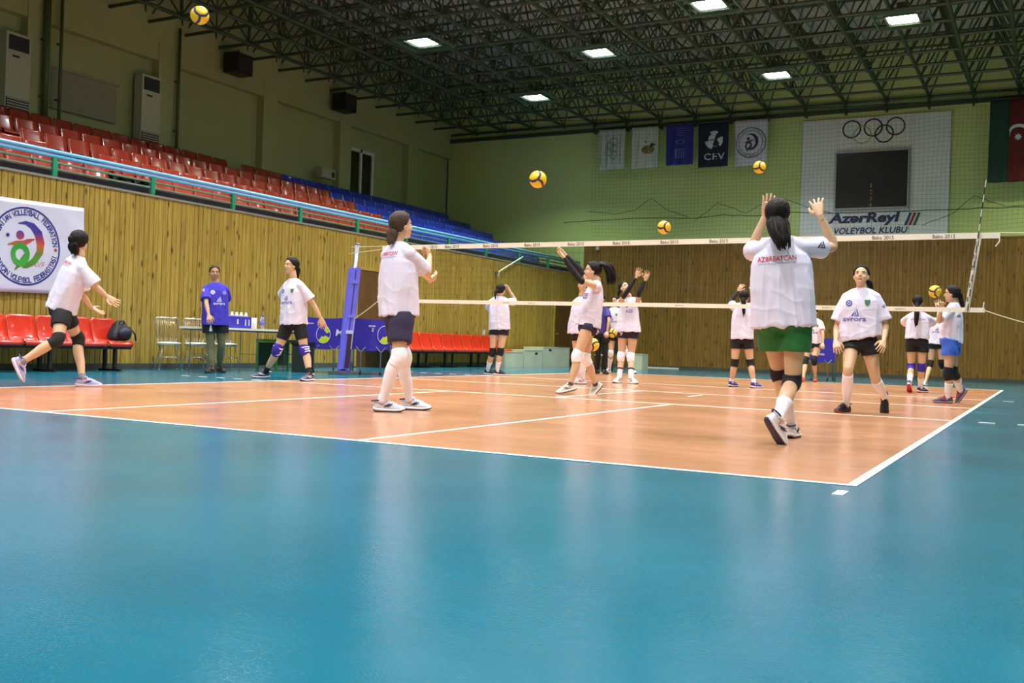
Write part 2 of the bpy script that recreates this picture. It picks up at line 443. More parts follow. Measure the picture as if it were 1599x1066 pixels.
# ------------------------------------------------------------------ floodlights: the photograph's staggered grid, carried on over the rest of the hall
m_house = mat('lamp_housing', '#6f7a70', 0.4, 0.6)
m_tray = mat('lamp_tray_green', '#5d7d68', 0.45, 0.3)
TINT = {'g': (0.78, 1.0, 0.70), 'w': (0.97, 0.96, 1.0), 'y': (1.0, 0.99, 0.72)}
m_lens = {k: emit_mat('lamp_lens_'+k, tuple(0.5+0.5*c for c in v), 26.0) for k, v in TINT.items()}
SEEN = {(660, 66): ('g', 'square floodlight in the roof, the one nearest the upper left wall and the camera'),
        (935, 82): ('w', 'square floodlight with a dark tray in the middle of the roof'),
        (1108, 7): ('w', 'square floodlight cut off by the top edge of the picture'),
        (836, 152): ('g', 'green-tinged square floodlight, the smallest, deep in the roof to the left'),
        (1213, 117): ('w', 'square floodlight in the roof above the round federation flag'),
        (1410, 30): ('y', 'square floodlight with a green tray above the black scoreboard')}
def floodlight(p, tint, label, group=None):
    t = empty('floodlight', p, label, 'lamp', group)
    MB().add(*[[(-.20,-.20,.16),(.20,-.20,.16),(.20,.20,.16),(-.20,.20,.16),(-.31,-.31,-.02),(.31,-.31,-.02),(.31,.31,-.02),(-.31,.31,-.02)],
             [(3,2,1,0),(0,1,5,4),(1,2,6,5),(2,3,7,6),(3,0,4,7)]]).box((-.12,-.12,.16),(.12,.12,.34)).build('reflector', m_house, t)
    MB().box((-.27, -.27, .0), (.27, .27, .02)).build('lens', m_lens[tint], t)
    fr = MB()
    for s in (-1, 1):
        fr.box((-.57, s*.56-.02, -.04), (.57, s*.56+.02, .02)).box((s*.56-.02, -.57, -.04), (s*.56+.02, .57, .02))
        fr.box((-.36, s*.34-.012, -.03), (.36, s*.34+.012, .01)).box((s*.34-.012, -.36, -.03), (s*.34+.012, .36, .01))
        fr.box((-.57, s*.2-.015, .0), (-.3, s*.2+.015, .03)).box((.3, s*.2-.015, .0), (.57, s*.2+.015, .03))
    fr.build('tray', m_tray, t)
    li = bpy.data.lights.new('lamp_light', 'AREA'); li.shape = 'SQUARE'; li.size = 0.5; li.energy = LAMP_W; li.color = TINT[tint]; li.spread = math.radians(LAMP_SPREAD)
    lo = bpy.data.objects.new('lamp_light', li); COL.objects.link(lo); lo.parent = t; lo.location = (0, 0, -0.045)
for (u, v), (tint, lab) in SEEN.items(): floodlight(onz(u, v, 7.86), tint, lab)
for j in range(1, 5):
    for (x, y) in ((-3.95, 15.64-6*(j-1)-6), (3.22, 15.7-6*j), (-0.35, 18.05-6*j), (6.8, 18.2-6*j), (10.4, 21.7-6*j)):
        if y > YB+2: floodlight((x, y, 7.86), 'w', 'square floodlight in the roof grid over or behind the photographer', 'floodlights out of the picture')
floodlight((10.4, 21.7, 7.86), 'y', 'square floodlight in the roof grid over or behind the photographer', 'floodlights out of the picture')

# dark loudspeakers hung from the roof edge
m_black = mat('black_plastic', '#141414', 0.5)
for (u, v, lab) in ((372, 101, 'black loudspeaker box under the roof edge, the nearer of two'), (538, 161, 'black loudspeaker box under the roof edge, the farther of two')):
    p = onx(u, v, XU+0.55)
    t = empty('loudspeaker', (p[0], p[1], p[2]-0.25), lab, 'loudspeaker')
    MB().box((-.22, -.3, 0), (.22, .3, .5)).build('cabinet', m_black, t)
    MB().tube([(0, 0, .5), (0, 0, ZB-p[2]+.25)], 0.02, 6).build('hanger', m_truss, t)
    MB().box((.22, -.26, .04), (.235, .26, .46)).build('grille', mat('speaker_grille', '#222222', 0.8), t)

# ------------------------------------------------------------------ seating bank
TZ = [2.93+0.37*k for k in range(5)]; TX = [-5.3-0.9*k for k in range(5)]      # tier tops and seat lines
bl = MB()
bl.box((XU-0.06, YB, 2.4), (XL-0.06, YF, 2.95))
tag(bl.build('bleacher_slab', m_concrete), kind='structure')
for k in range(5):
    tag(MB().box((XU-0.06, YB, 2.9), (TX[k]+0.42, YF, TZ[k]+0.12)).build('bleacher_tier', m_concrete), kind='structure')
tag(MB().box((XL-0.5, 3.0, 2.95), (XL-0.35, YF, 3.17)).build('trim_3', mat('dark_plinth', '#3a3d48', 0.7, var=0.3, vscale=2)), kind='structure')

def seat_mesh(name, w=0.44, d=0.40, hb=0.40, m=None):
    """moulded shell facing +x: front lip, dished seat, curved back with rounded top corners"""
    prof = [(0.40,-0.05),(0.41,-0.01),(0.37,0.01),(0.25,-0.005),(0.12,-0.012),(0.04,0.01),(0.0,0.07),(-0.035,0.18),(-0.065,0.29),(-0.085,0.37),(-0.09,0.40)]
    wid = [0.92,0.97,1,1,1,1,1,1,1,0.98,0.86]
    t = 0.014; nx = 7; V = []; F = []
    L = len(prof)
    for side in (0, 1):
        for i, (x, z) in enumerate(prof):
            x0, z0 = prof[max(i-1, 0)]; x1, z1 = prof[min(i+1, L-1)]
            nx_, nz_ = -(z1-z0), (x1-x0); l = math.hypot(nx_, nz_); nx_, nz_ = -nx_/l, -nz_/l
            for j in range(nx):
                s = j/(nx-1)*2-1
                dish = 0.03*(abs(s)**2.2)*(1 if i < 5 else 0.7)
                px = (x*d/0.40) + (dish if i >= 5 else 0); pz = z*(hb/0.40 if z > 0 else 1) + (dish if 2 <= i < 5 else 0)
                V.append((px-side*t*(-nx_), s*w/2*wid[i], pz-side*t*(-nz_)))
    def idx(s, i, j): return s*L*nx+i*nx+j
    for i in range(L-1):
        for j in range(nx-1):
            F.append((idx(0,i,j), idx(0,i+1,j), idx(0,i+1,j+1), idx(0,i,j+1)))
            F.append((idx(1,i,j), idx(1,i,j+1), idx(1,i+1,j+1), idx(1,i+1,j)))
    for i in range(L-1):
        F.append((idx(0,i,0), idx(1,i,0), idx(1,i+1,0), idx(0,i+1,0))); F.append((idx(0,i,nx-1), idx(0,i+1,nx-1), idx(1,i+1,nx-1), idx(1,i,nx-1)))
    for j in range(nx-1):
        F.append((idx(0,0,j), idx(0,0,j+1), idx(1,0,j+1), idx(1,0,j))); F.append((idx(0,L-1,j), idx(1,L-1,j), idx(1,L-1,j+1), idx(0,L-1,j+1)))
    me = bpy.data.meshes.new(name); me.from_pydata(V, [], F); me.materials.append(m)
    bm = bmesh.new(); bm.from_mesh(me); bmesh.ops.recalc_face_normals(bm, faces=bm.faces); bm.to_mesh(me); bm.free()
    me.polygons.foreach_set('use_smooth', [True]*len(me.polygons)); me.update()
    return me
m_red = mat('orange_red_plastic', '#98321a', 0.26, var=0.06, rnd=0.10, coat=0.3)
m_blue = mat('blue_plastic', '#2a3fc0', 0.22, var=0.06, rnd=0.10, coat=0.3)
m_redb = mat('red_plastic', '#c8331c', 0.22, var=0.05, rnd=0.06, coat=0.3)
s_red = seat_mesh('bleacher_seat', 0.485, m=m_red); s_blue = seat_mesh('bleacher_seat', 0.485, m=m_blue)
brk = MB().box((0.02, -0.03, -0.16), (0.06, 0.03, -0.005)).box((0.28, -0.03, -0.16), (0.32, 0.03, -0.005)).box((-0.02, -0.19, -0.035), (0.34, -0.16, -0.012)).box((-0.02, 0.16, -0.035), (0.34, 0.19, -0.012))
mbk = bpy.data.meshes.new('bracket'); mbk.from_pydata(brk.v, [], brk.f); mbk.materials.append(m_black)
ROWS = ['front', 'second', 'third', 'fourth', 'top']
BND = [onx(648, 362, TX[0])[1], onx(595, 345, TX[1])[1], onx(553, 330, TX[2])[1], onx(515, 305, TX[3])[1], onx(440, 275, TX[4])[1]]
SP = 0.515
for k in range(5):
    n = int((YF-0.4-3.4)/SP)
    for i in range(n):
        y = 3.4+SP*(i+0.5)
        if k < 4 and abs(y-15.2-0.0) < 0.01: continue
        if k == 4 and abs(y-14.3) < 0.26: continue
        if k == 0 and 7.3 < y < 8.3: continue
        if k == 1 and 7.2 < y < 8.2 or k == 2 and 6.3 < y < 6.9: continue
        blue = y > BND[k]
        o = bpy.data.objects.new('bleacher_seat', s_blue if blue else s_red); COL.objects.link(o)
        o.location = (TX[k]-0.02, y, TZ[k]+0.31)
        cn = 'glossy blue' if blue else 'glossy orange-red'
        g = '%s shell seats in the %s row of the seating bank' % (cn, ROWS[k])
        tag(o, '%s plastic shell seat in the %s row of the seating bank' % (cn, ROWS[k]), 'seat', g)
        b = bpy.data.objects.new('bracket', mbk); COL.objects.link(b); b.parent = o

# railing along the front of the seating
m_rail = mat('light_blue_rail', '#7cc4ec', 0.35, var=0.05)
m_post = mat('green_rail_post', '#2f9a72', 0.45, var=0.06)
m_lrail = mat('grey_green_rail', '#7a9a80', 0.5, var=0.08)
rl = empty('railing', (XL-0.14, 14, 3.0), 'steel railing with two light blue rails and green posts on the timber wall', 'railing')
for z in (3.36, 3.43): MB().tube([(0, -12, z-3), (0, YF-14, z-3)], 0.031, 8).build('handrail', m_rail, rl, True)
for z in (3.16, 3.26): MB().tube([(-0.02, -12, z-3), (-0.02, YF-14, z-3)], 0.021, 6).build('lower_rail', m_lrail, rl, True)
y = 5.46-1.98
while y < YF:
    MB().box((-0.03, y-14-0.042, -0.02), (0.03, y-14+0.042, 0.345)).build('post', m_post, rl); y += 1.965

# air conditioners, pipes and a small box on the upper wall
m_ac = mat('off_white_casing', '#b3b59a', 0.25, var=0.03)
m_louv = mat('dark_louver', '#1d1d22', 0.5)
for (y, lab) in ((8.28, 'tall off-white air conditioner at the left edge of the picture'), (11.75, 'tall off-white air conditioner right of the blank grey board')):
    t = empty('air_conditioner', (XU+0.19, y, TZ[4]+0.12), lab, 'air conditioner')
    zt = 6.68-TZ[4]-0.12
    MB().box((-.13, -.28, 0), (.13, .28, zt)).build('casing', m_ac, t)
    g = MB().box((.13, -.23, zt-.36), (.142, .23, zt-.06)); g.build('outlet_grille', m_louv, t)
    for i in range(8): MB().box((.13, -.24, .1+.055*i+.3), (.146, .24, .125+.055*i+.3)).build('louver', m_trimmetal, t)
    MB().box((.13, -.26, .32), (.133, .26, .82)).build('intake', m_louv, t)
    MB().box((.13, -.14, zt-.5), (.14, .02, zt-.46)).build('badge_strip', m_louv, t)
m_pipe = mat('olive_pipe', '#4d5a33', 0.5)
for y, r, lab in ((8.95, 0.07, 'thick olive drain pipe on the upper wall beside the left air conditioner'), (9.3, 0.035, 'thin olive pipe running down the upper wall next to the thick one'), (12.6, 0.04, 'olive pipe down the upper wall right of the second air conditioner')):
    t = empty('drain_pipe', (XU+0.28, y, TZ[4]+0.12), lab, 'pipe')
    MB().tube([(0, 0, 0), (0, 0, ZB-TZ[4]-0.05)], r, 10).build('pipe', m_pipe, t, True)
    for z in (1.0, 2.2): MB().box((-.09, -r-.02, z), (.0, r+.02, z+.04)).build('clamp', m_pipe, t)
t = empty('wall_box', onx(514, 273, XU+0.30), 'small pale box with a dark square front on the pilaster left of the window', 'box')
MB().box((-.12, -.45, -.13), (.1, .17, .15)).build('casing', m_ac, t); MB().box((.1, -.0, -.08), (.112, .12, .08)).build('dark_front', m_louv, t)

# ------------------------------------------------------------------ far wall: white panel, rings, scoreboard, club lettering
EX, EZ, EY = np.array([1., 0, 0]), np.array([0, 0, 1.]), np.array([0, 1., 0])
m_panel = mat('white_board', '#d2dbd7', 0.55, var=0.05, vscale=1.5)
pa = empty('sign_panel', (5.0, YF-0.02, 4.0), 'large white panel with five linked rings and club lettering around the scoreboard', 'sign')
po = np.array([5.0, YF-0.02, 4.0])
x0, x1 = ony(1251, 300, YF)[0], ony(1482, 300, YF)[0]; z1 = 7.56
YP = YF-0.05
MB().box((x0-5, -.03, .02), (x1-5, .01, z1-4)).build('board', m_panel, pa)
bt = MB()
for x in np.linspace(x0, x1, 5): bt.box((x-5-.008, -.036, .03), (x-5+.008, -.03, z1-4.02))
bt.build('board_joints', mat('board_joint', '#aab4b0', 0.6), pa)
for (u, v, c) in ((1330, 202, '#15172e'), (1363.5, 199.2, '#101210'), (1398.5, 197, '#5a1216'), (1346.5, 211, '#b9bb93'), (1380.8, 208.6, '#123022')):
    p = ony(u, v, YP-.005)-po
    rr = 0.245
    r_ = MB(); pts = [(p[0]+rr*math.cos(q), p[1], p[2]+rr*math.sin(q)) for q in np.linspace(0, 2*PI, 41)]
    r_.tube(pts, 0.022, 6).build('ring', mat('ring_'+c, c, 0.5), pa, True)
m_navy = mat('navy_lettering', '#1d2650', 0.5)
lt = MB()
p = ony(1293, 352.5, YP-.012)-po; q = ony(1405, 350, YP-.012)-po
text_on(lt, 'AzərReyl', (p[0]-.02, p[1]+.0, p[2]-.02), EX, EZ, (q[0]-p[0])*0.97, 0.38, 0.22, 0.042).build('lettering', m_navy, pa)
lt = MB(); p = ony(1300, 369, YP-.012)-po; q = ony(1415, 366.5, YP-.012)-po
text_on(lt, 'VOLEYBOL KLUBU', (p[0], p[1], p[2]+.06), EX, EZ, q[0]-p[0], 0.185, 0.2, 0.02).build('lettering', m_navy, pa)
for i, c in enumerate(('#27406f', '#9b2330', '#1f6a35')):
    p = ony(1411.5+6.8*i, 351.5, YP-.012)-po
    MB().add([(p[0],p[1],p[2]),(p[0]+.075,p[1],p[2]),(p[0]+.21,p[1],p[2]+.36),(p[0]+.135,p[1],p[2]+.36)], [(0,1,2,3)]).build('slanted_bar', mat('bar_'+c, c, 0.5), pa)
sb_lo, sb_hi = ony(1304.5, 326, YP-.06), ony(1419, 234, YP-.06)
sb = empty('scoreboard', (sb_lo[0], YP-.06, sb_lo[2]), 'black switched-off scoreboard with a pale frame and small digits', 'scoreboard')
w_, h_ = sb_hi[0]-sb_lo[0], sb_hi[2]-sb_lo[2]
MB().box((0, -.05, 0), (w_, .03, h_)).build('screen', mat('scoreboard_black', '#0b0f12', 0.4, var=0.2), sb)
MB().box((-.04, -.07, -.04), (w_+.04, .03, 0)).box((-.04, -.07, h_), (w_+.04, .03, h_+.04)).box((-.04, -.07, 0), (0, .03, h_)).box((w_, -.07, 0), (w_+.04, .03, h_)).build('frame', mat('pale_frame', '#9aa39d', 0.4, 0.3), sb)
for i, ch in enumerate('1234'):
    p = ony(1361-0.7*i, 293+10.1*i, YP-.115)-np.array(sb.location)
    text_on(MB(), ch, (p[0]-.04, -.054, p[2]), EX, EZ, .08 if ch != '1' else .04, .13, 0, 0.01).build('digit', mat('yellow_digit', '#8a7d3c', 0.5), sb)

# ------------------------------------------------------------------ flags
def cloth(c00, c10, c11, c01, nx, nz, amp, seed, depth=(0, -1, 0), folds=3.0, thick=0.004):
    """hanging cloth between four corners (lower left, lower right, upper right, upper left), rippled and with real thickness"""
    c00, c10, c11, c01, dpt = (np.asarray(q, float) for q in (c00, c10, c11, c01, depth))
    P = []
    for j in range(nz+1):
        t = j/nz
        for i in range(nx+1):
            s = i/nx
            b = (c00*(1-s)+c10*s)*(1-t)+(c01*(1-s)+c11*s)*t
            w = amp*(math.sin(s*folds*2*PI+seed+1.2*math.sin(t*2+seed))*(1-0.55*t)+0.6*noise.noise(Vector((s*3, t*3, seed*7.3))))
            P.append(b+dpt*w)
    n = len(P); F = []; V = P+[p-dpt*thick for p in P]
    for j in range(nz):
        for i in range(nx):
            a = j*(nx+1)+i; F.append((a, a+1, a+nx+2, a+nx+1)); F.append((n+a, n+a+nx+1, n+a+nx+2, n+a+1))
    edge = [i for i in range(nx)]
    rim = [i for i in range(nx+1)]+[(j+1)*(nx+1)-1 for j in range(1, nz+1)]+[nz*(nx+1)+i for i in range(nx-1, -1, -1)]+[j*(nx+1) for j in range(nz-1, 0, -1)]
    for a, b in zip(rim, rim[1:]+rim[:1]): F.append((a, n+a, n+b, b))
    return V, F
YFL = 24.95
def surf_drop(mb, V, F, off, d=(0, -1, 0)):
    """press flat print onto a cloth: every point lands on its surface"""
    bvh = BVHTree.FromPolygons([Vector(p) for p in V], F)
    dv = Vector(d); out = []
    for p in mb.v:
        h = bvh.ray_cast(Vector(p)+dv*1.0, -dv)
        out.append(tuple((h[0]+dv*off) if h[0] is not None else Vector(p)))
    mb.v = out
    return mb
def flag(u0, u1, v0, v1, dv, m, lab, seed, prints, amp=0.03):
    ul, ur, lr, ll = (ony(u0, v0, YFL), ony(u1, v0-dv, YFL), ony(u1-2, v1-dv, YFL), ony(u0-1, v1, YFL))
    t = empty('flag', tuple(ll), lab, 'flag')
    V, F = cloth(ll, lr, ur, ul, 18, 14, amp, seed)
    o = np.array(t.location)
    MB().add(V, F).build('cloth', m, t, True).location = -Vector(o)
    for name, fn, mm in prints:
        mb = MB(); fn(mb, ll, lr, ur, ul); surf_drop(mb, V, F, 0.006); b = mb.build(name, mm, t); b.location = -Vector(o)
    MB().tube([ul+EZ*.0+(-.02, 0, 0), ur+(.02, 0, 0)], 0.014, 6).build('pole', mat('flag_pole', '#4a4a3a', 0.5), t).location = -Vector(o)
    for c in (ul, ur): MB().tube([c, (c[0], c[1], ZB)], 0.008, 5).build('cord', mat('flag_cord', '#333328', 0.8), t).location = -Vector(o)
    return t
m_fwhite = mat('white_flag_cloth', '#b9c6bd', 0.8, var=0.08, vscale=2, stretch=(8, 1, 0.4))
m_fwhite2 = mat('clean_white_flag_cloth', '#c3cbd6', 0.8, var=0.04)
m_faint = mat('faint_print', '#5c6f68', 0.8)
m_navyp = mat('navy_print', '#1c1f4a', 0.7)
def ctr(ll, lr, ur, ul, s, t): return (ll*(1-s)+lr*s)*(1-t)+(ul*(1-s)+ur*s)*t
def p_rings(mb, *c):
    for s, t in ((.56, .68), (.56, .52), (.36, .44), (.56, .36), (.42, .58)): mb.disc(ctr(*c, s, t), EX*.14, EZ*.14, 20, inner=.86)
def p_mark(mb, *c):
    q = ctr(*c, .68, .52); mb.add([q+(-.18, 0, .2), q+(.22, 0, .04), q+(-.02, 0, -.06)], [(0, 1, 2)])
def p_gold(mb, *c):
    q = ctr(*c, .62, .44); mb.disc(q, EX*.22, EZ*.13, 16)
def p_stripe(mb, *c):
    for s in (.06, .32, .5, .8): q = ctr(*c, s, .5); mb.add([q+(-.012, 0, -.5), q+(.012, 0, -.5), q+(.03, 0, .5), q+(.0, 0, .5)], [(0,1,2,3)])
def p_fivb(mb, *c):
    q = ctr(*c, .5, .28)
    for s, t in ((1, .8),): mb.disc(q, EX*.2, EZ*.2, 4, inner=.86, a0=PI/4, a1=PI/4+2*PI)
    for i in range(3): mb.add([q+(-.12+.08*i, 0, -.12), q+(-.09+.08*i, 0, -.12), q+(-.09+.08*i, 0, .12), q+(-.12+.08*i, 0, .12)], [(0,1,2,3)])
    q = ctr(*c, .52, .56); mb.disc(q, EX*.15, EZ*.07, 16, inner=.7)
    for i in range(4): mb.add([q+(-.12, 0, .2+.07*i), q+(.12, 0, .2+.07*i), q+(.12, 0, .22+.07*i), q+(-.12, 0, .22+.07*i)], [(0,1,2,3)])
def p_cevball(mb, *c):
    q = ctr(*c, .52, .60)
    mb.disc(q, EX*.28, EZ*.28, 14, a0=1.1, a1=2.05); mb.disc(q, EX*.28, EZ*.28, 14, a0=3.3, a1=4.5); mb.disc(q, EX*.28, EZ*.28, 14, a0=-.8, a1=.35)
    mb.disc(q+(-.02, 0, .03), EX*.16, EZ*.16, 8, a0=2.0, a1=3.4)
    mb.add([q+(-.06, 0, -.18), q+(.13, 0, -.02), q+(.2, 0, -.1), q+(.06, 0, -.22)], [(0,1,2,3)])
def p_cev(mb, *c):
    q = ctr(*c, .2, .16); text_on(mb, 'CEV', q, EX, EZ, .64, .20, 0, .015, 1.15)
def emblem(mb_ring, mb_fig, mb_green, q, R, ex=EX, ez=EZ):
    """round federation emblem: double ring, leaping swoosh figure, green loop"""
    mb_ring.disc(q, ex*R, ez*R, 40, inner=.955)
    def sw(mb, pts, w):
        P = [q+ex*x*R+ez*y*R for x, y in pts]
        V = []; n = len(pts)
        for i in range(n):
            a = np.array(pts[max(i-1, 0)]); b = np.array(pts[min(i+1, n-1)]); d = (b-a)/np.linalg.norm(b-a); nn = np.array([-d[1], d[0]])
            for s in (1, -1): x, y = np.array(pts[i])+nn*s*w[i]; V.append(q+ex*x*R+ez*y*R)
        mb.add(V, [(2*i, 2*i+1, 2*i+3, 2*i+2) for i in range(n-1)])
    sw(mb_fig, [(-.24,.56),(-.04,.60),(.16,.54),(.34,.36),(.42,.12),(.40,-.12),(.26,-.34),(.06,-.48),(-.08,-.53)], [.01,.045,.085,.115,.12,.10,.085,.065,.03])
    sw(mb_fig, [(-.52,.0),(-.3,.06),(-.1,.06),(.06,.14),(.24,.21)], [.01,.05,.075,.055,.01])
    sw(mb_fig, [(-.30,-.62),(-.2,-.5),(-.08,-.34),(.0,-.22)], [.01,.05,.07,.06])
    mb_fig.disc(q+ex*R*-.18+ez*R*.27, ex*R*.115, ez*R*.115, 16)
    mb_green.disc(q+ex*R*-.16+ez*R*-.22, ex*R*.27, ez*R*.30, 22, inner=.5)
def p_avfring(mb, *c):
    q = ctr(*c, .5, .5); emblem(mb, MB(), MB(), q, .46)
    mb.disc(q, EX*.36, EZ*.36, 30, inner=.96); text_arc(mb, 'VOLLEYBALL FEDERATION', q, EX, EZ, .38, .055, PI/2, 3.6); text_arc(mb, 'VOLEYBOL FEDERASİYASI', q, EX, EZ, .38, .055, -PI/2, 2.2, True)
def p_avffig(mb, *c): emblem(MB(), mb, MB(), ctr(*c, .5, .5), .43)
def p_avfgreen(mb, *c): emblem(MB(), MB(), mb, ctr(*c, .5, .5), .43)
flag(936.5, 977, 203, 265.5, 2.5, m_fwhite, 'white flag with faint linked rings, first of the row on the far wall', 0.3, [('rings_print', p_rings, m_faint), ('stain', p_stripe, mat('water_stain', '#7e9488', 0.8))])
flag(987, 1028.5, 199.5, 263.5, 3, m_fwhite, 'white flag with a dark and gold mark, second in the row on the far wall', 1.7, [('gold_print', p_gold, mat('gold_print', '#77703a', 0.8)), ('dark_print', p_mark, mat('brown_print', '#3a3820', 0.8))])
flag(1041, 1084, 194.5, 258.5, 2, mat('blue_flag_cloth', '#2a2c86', 0.75, var=0.06), 'plain royal blue flag with a thin outlined logo on the far wall', 2.9, [('logo_print', p_fivb, mat('grey_blue_print', '#6f77b8', 0.8))])
flag(1091, 1138.5, 192, 262, 3, mat('navy_flag_cloth', '#101733', 0.75, var=0.06), 'dark navy flag with the letters CEV under a white ball', 4.1, [('ball_print', p_cevball, m_fwhite2), ('lettering', p_cev, m_fwhite2)], 0.02)
flag(1148, 1199, 188.5, 260, 3.5, m_fwhite2, 'white flag with a round federation emblem, last of the row of five', 5.2, [('emblem_ring', p_avfring, m_navyp), ('emblem_figure', p_avffig, mat('purple_print', '#3b2a52', 0.7)), ('emblem_loop', p_avfgreen, mat('green_print', '#2b5a3c', 0.7))])
# national flag hung vertically at the right edge: green, red and blue bands with crescent and star
ul, ll = ony(1547, 156, YFL), ony(1541.5, 285.5, YFL)
Wf = 1.44
t = empty('flag', tuple(ll), 'big green, red and blue flag with a white crescent at the right edge', 'flag')
for k, (c, nm) in enumerate((('#0d3a2a', 'green_band'), ('#5a1010', 'red_band'), ('#14406a', 'blue_band'))):
    a, b = k*Wf/3, (k+1)*Wf/3
    V, F = cloth(ll+EX*a, ll+EX*b, ul+EX*b, ul+EX*a, 10, 20, 0.03, 1.0+k*2.1, folds=1.0)
    MB().add(V, F).build(nm, mat(nm, c, 0.75, var=0.08), t, True).location = -Vector(ll)
    if k == 1:
        q = ony(1590, 207, YFL); m1 = MB(); n = 28
        out = [(q[0]+.24*math.cos(s), q[1], q[2]+.24*math.sin(s)) for s in np.linspace(-.25, PI+.25, n)]
        inn = [(q[0]+.195*math.cos(s), q[1], q[2]-.045+.20*math.sin(s)) for s in np.linspace(-.25, PI+.25, n)]
        m1.add(out+inn, [(i, i+1, n+i+1, n+i) for i in range(n-1)]); surf_drop(m1, V, F, .012).build('crescent', m_fwhite2, t).location = -Vector(ll)
        m2 = MB(); s_ = q+EZ*-.11
        P = [s_]+[s_+EX*(r*math.cos(a_))+EZ*(r*math.sin(a_)) for i in range(16) for r, a_ in [((.10 if i % 2 == 0 else .055), 2*PI*i/16)]]
        m2.add(P, [(0, 1+i, 1+(i+1) % 16) for i in range(16)]); surf_drop(m2, V, F, .012).build('star', m_fwhite2, t).location = -Vector(ll)
MB().tube([ul, ul+EX*Wf], 0.014, 6).build('pole', MATS['flag_pole'], t).location = -Vector(ll)
cd_ = MB()
for a_ in (.7,): cd_.tube([ul+EX*a_, (ul[0]+a_, ul[1], ZB)], 0.008, 5)
cd_.build('cord', MATS['flag_cord'], t).location = -Vector(ll)

# ------------------------------------------------------------------ ball-stop net in front of the far wall
m_cord = mat('dark_green_cord', '#1e2a1a', 0.8)
YN = 24.6
bn = empty('ball_stop_net', (3.0, YN, 4.1), 'dark green ball-stop net hanging in front of the upper far wall', 'net')
def wob(x, z): return 0.05*noise.noise(Vector((x*.9, z*.9, 3.1))), 0.06*noise.noise(Vector((x*.7, z*1.1, 9.7)))+0.10*math.sin(x*1.4)*max(0, (7.5-z)/3.5)**2*.5
def npt(x, z):
    a, b = wob(x, z); return (x+a-3.0, 0.12*noise.noise(Vector((x*.6, z*.5, 1.3))), z+b-4.1)
nm = MB(); zz = np.arange(4.15, 7.75, 0.118)
for x in np.arange(-3.3, 10.6, 0.118): nm.tube([npt(x, z) for z in np.linspace(4.15, 7.78, 13)], 0.0024, 3)
for z in zz: nm.tube([npt(x, z) for x in np.linspace(-3.3, 10.6, 56)], 0.0024, 3)
tag(nm.build('netting', m_cord, bn), kind='stuff')
def rope_px(pts, name, r, n=5):
    P = []
    for (u0, v0), (u1, v1) in zip(pts, pts[1:]):
        for s in np.linspace(0, 1, 5)[:-1]: P.append(ony(u0+(u1-u0)*s, v0+(v1-v0)*s+1.5*noise.noise(Vector((u0*.1+s*3, v0*.1, 0))), YN-.05))
    P.append(ony(*pts[-1], YN-.05))
    MB().tube([p-np.array([3.0, YN, 4.1]) for p in P], r, n).build(name, m_cord, bn)
rope_px([(880, 348), (930, 344), (990, 341), (1040, 340), (1080, 341), (1130, 336), (1180, 337), (1240, 331), (1300, 333), (1400, 330), (1490, 327), (1530, 325), (1599, 323)], 'bottom_rope', 0.011)
rope_px([(918, 330), (960, 334), (990, 329), (1017, 309), (1040, 327), (1075, 339)], 'gathering_cord', 0.008)
rope_px([(1085, 345), (1105, 330), (1120, 316), (1145, 325), (1165, 333), (1190, 318), (1225, 310), (1262, 324), (1300, 333)], 'gathering_cord', 0.008)
rope_px([(1440, 352), (1490, 332), (1510, 314), (1522, 305), (1545, 314), (1570, 322), (1599, 321)], 'gathering_cord', 0.008)
rope_px([(-100+880, 190), (1000, 186), (1250, 170), (1599, 152)], 'head_rope', 0.012)

# ------------------------------------------------------------------ volleyball net
m_tape = mat('cream_net_tape', '#efe9d4', 0.6, var=0.03)
m_net = mat('black_net_twine', '#16160f', 0.8)
m_ink = mat('black_ink', '#1c1c1c', 0.6)
m_rope = mat('pale_rope', '#d8cfae', 0.7)
vn = empty('volleyball_net', (4.5, 9, 0), 'volleyball net with cream tapes lettered in black across the court', 'net')
vo = np.array([4.5, 9, 0])
NT0, NT1 = 2.165, 2.24
NB0, NB1 = 1.225, 1.285
def zb(x): return (1.0-x/9.0)*0.045          # the lower tape rides up a little to the left
tp = MB(); bp_ = MB()
N = 30
for i in range(N):
    xa, xb = -.28+9.5*i/N, -.28+9.5*(i+1)/N
    tp.add([(xa-4.5,y,z) for z in (NT0, NT1) for y in (-.006,.006)]+[(xb-4.5,y,z) for z in (NT0, NT1) for y in (-.006,.006)], [(0,2,6,4),(1,5,7,3),(2,3,7,6),(0,4,5,1)]+([(0,1,3,2)] if i == 0 else [])+([(4,6,7,5)] if i == N-1 else []))
    xa, xb = -.33+9.4*i/N, -.33+9.4*(i+1)/N
    bp_.add([(xa-4.5,y,z+zb(xa)) for z in (NB0, NB1) for y in (-.005,.005)]+[(xb-4.5,y,z+zb(xb)) for z in (NB0, NB1) for y in (-.005,.005)], [(0,2,6,4),(1,5,7,3),(2,3,7,6),(0,4,5,1)]+([(0,1,3,2)] if i == 0 else [])+([(4,6,7,5)] if i == N-1 else []))
tp.build('top_tape', m_tape, vn); bp_.build('bottom_tape', m_tape, vn)
nm = MB(); S = 0.1
for i in range(91):
    x = i*S; nm.tube([(x-4.5, 0, NB1+zb(x)), (x-4.5+.002, .004*math.sin(i), 1.7), (x-4.5, 0, NT0)], 0.0013, 3)
for j in range(1, 9):
    t_ = j/9
    nm.tube([(x-4.5, 0, (NB1+zb(x))*(1-t_)+NT0*t_-.006*math.sin(x*PI/9)) for x in np.linspace(0, 9, 13)], 0.0013, 3)
tag(nm.build('netting', m_net, vn), kind='stuff')
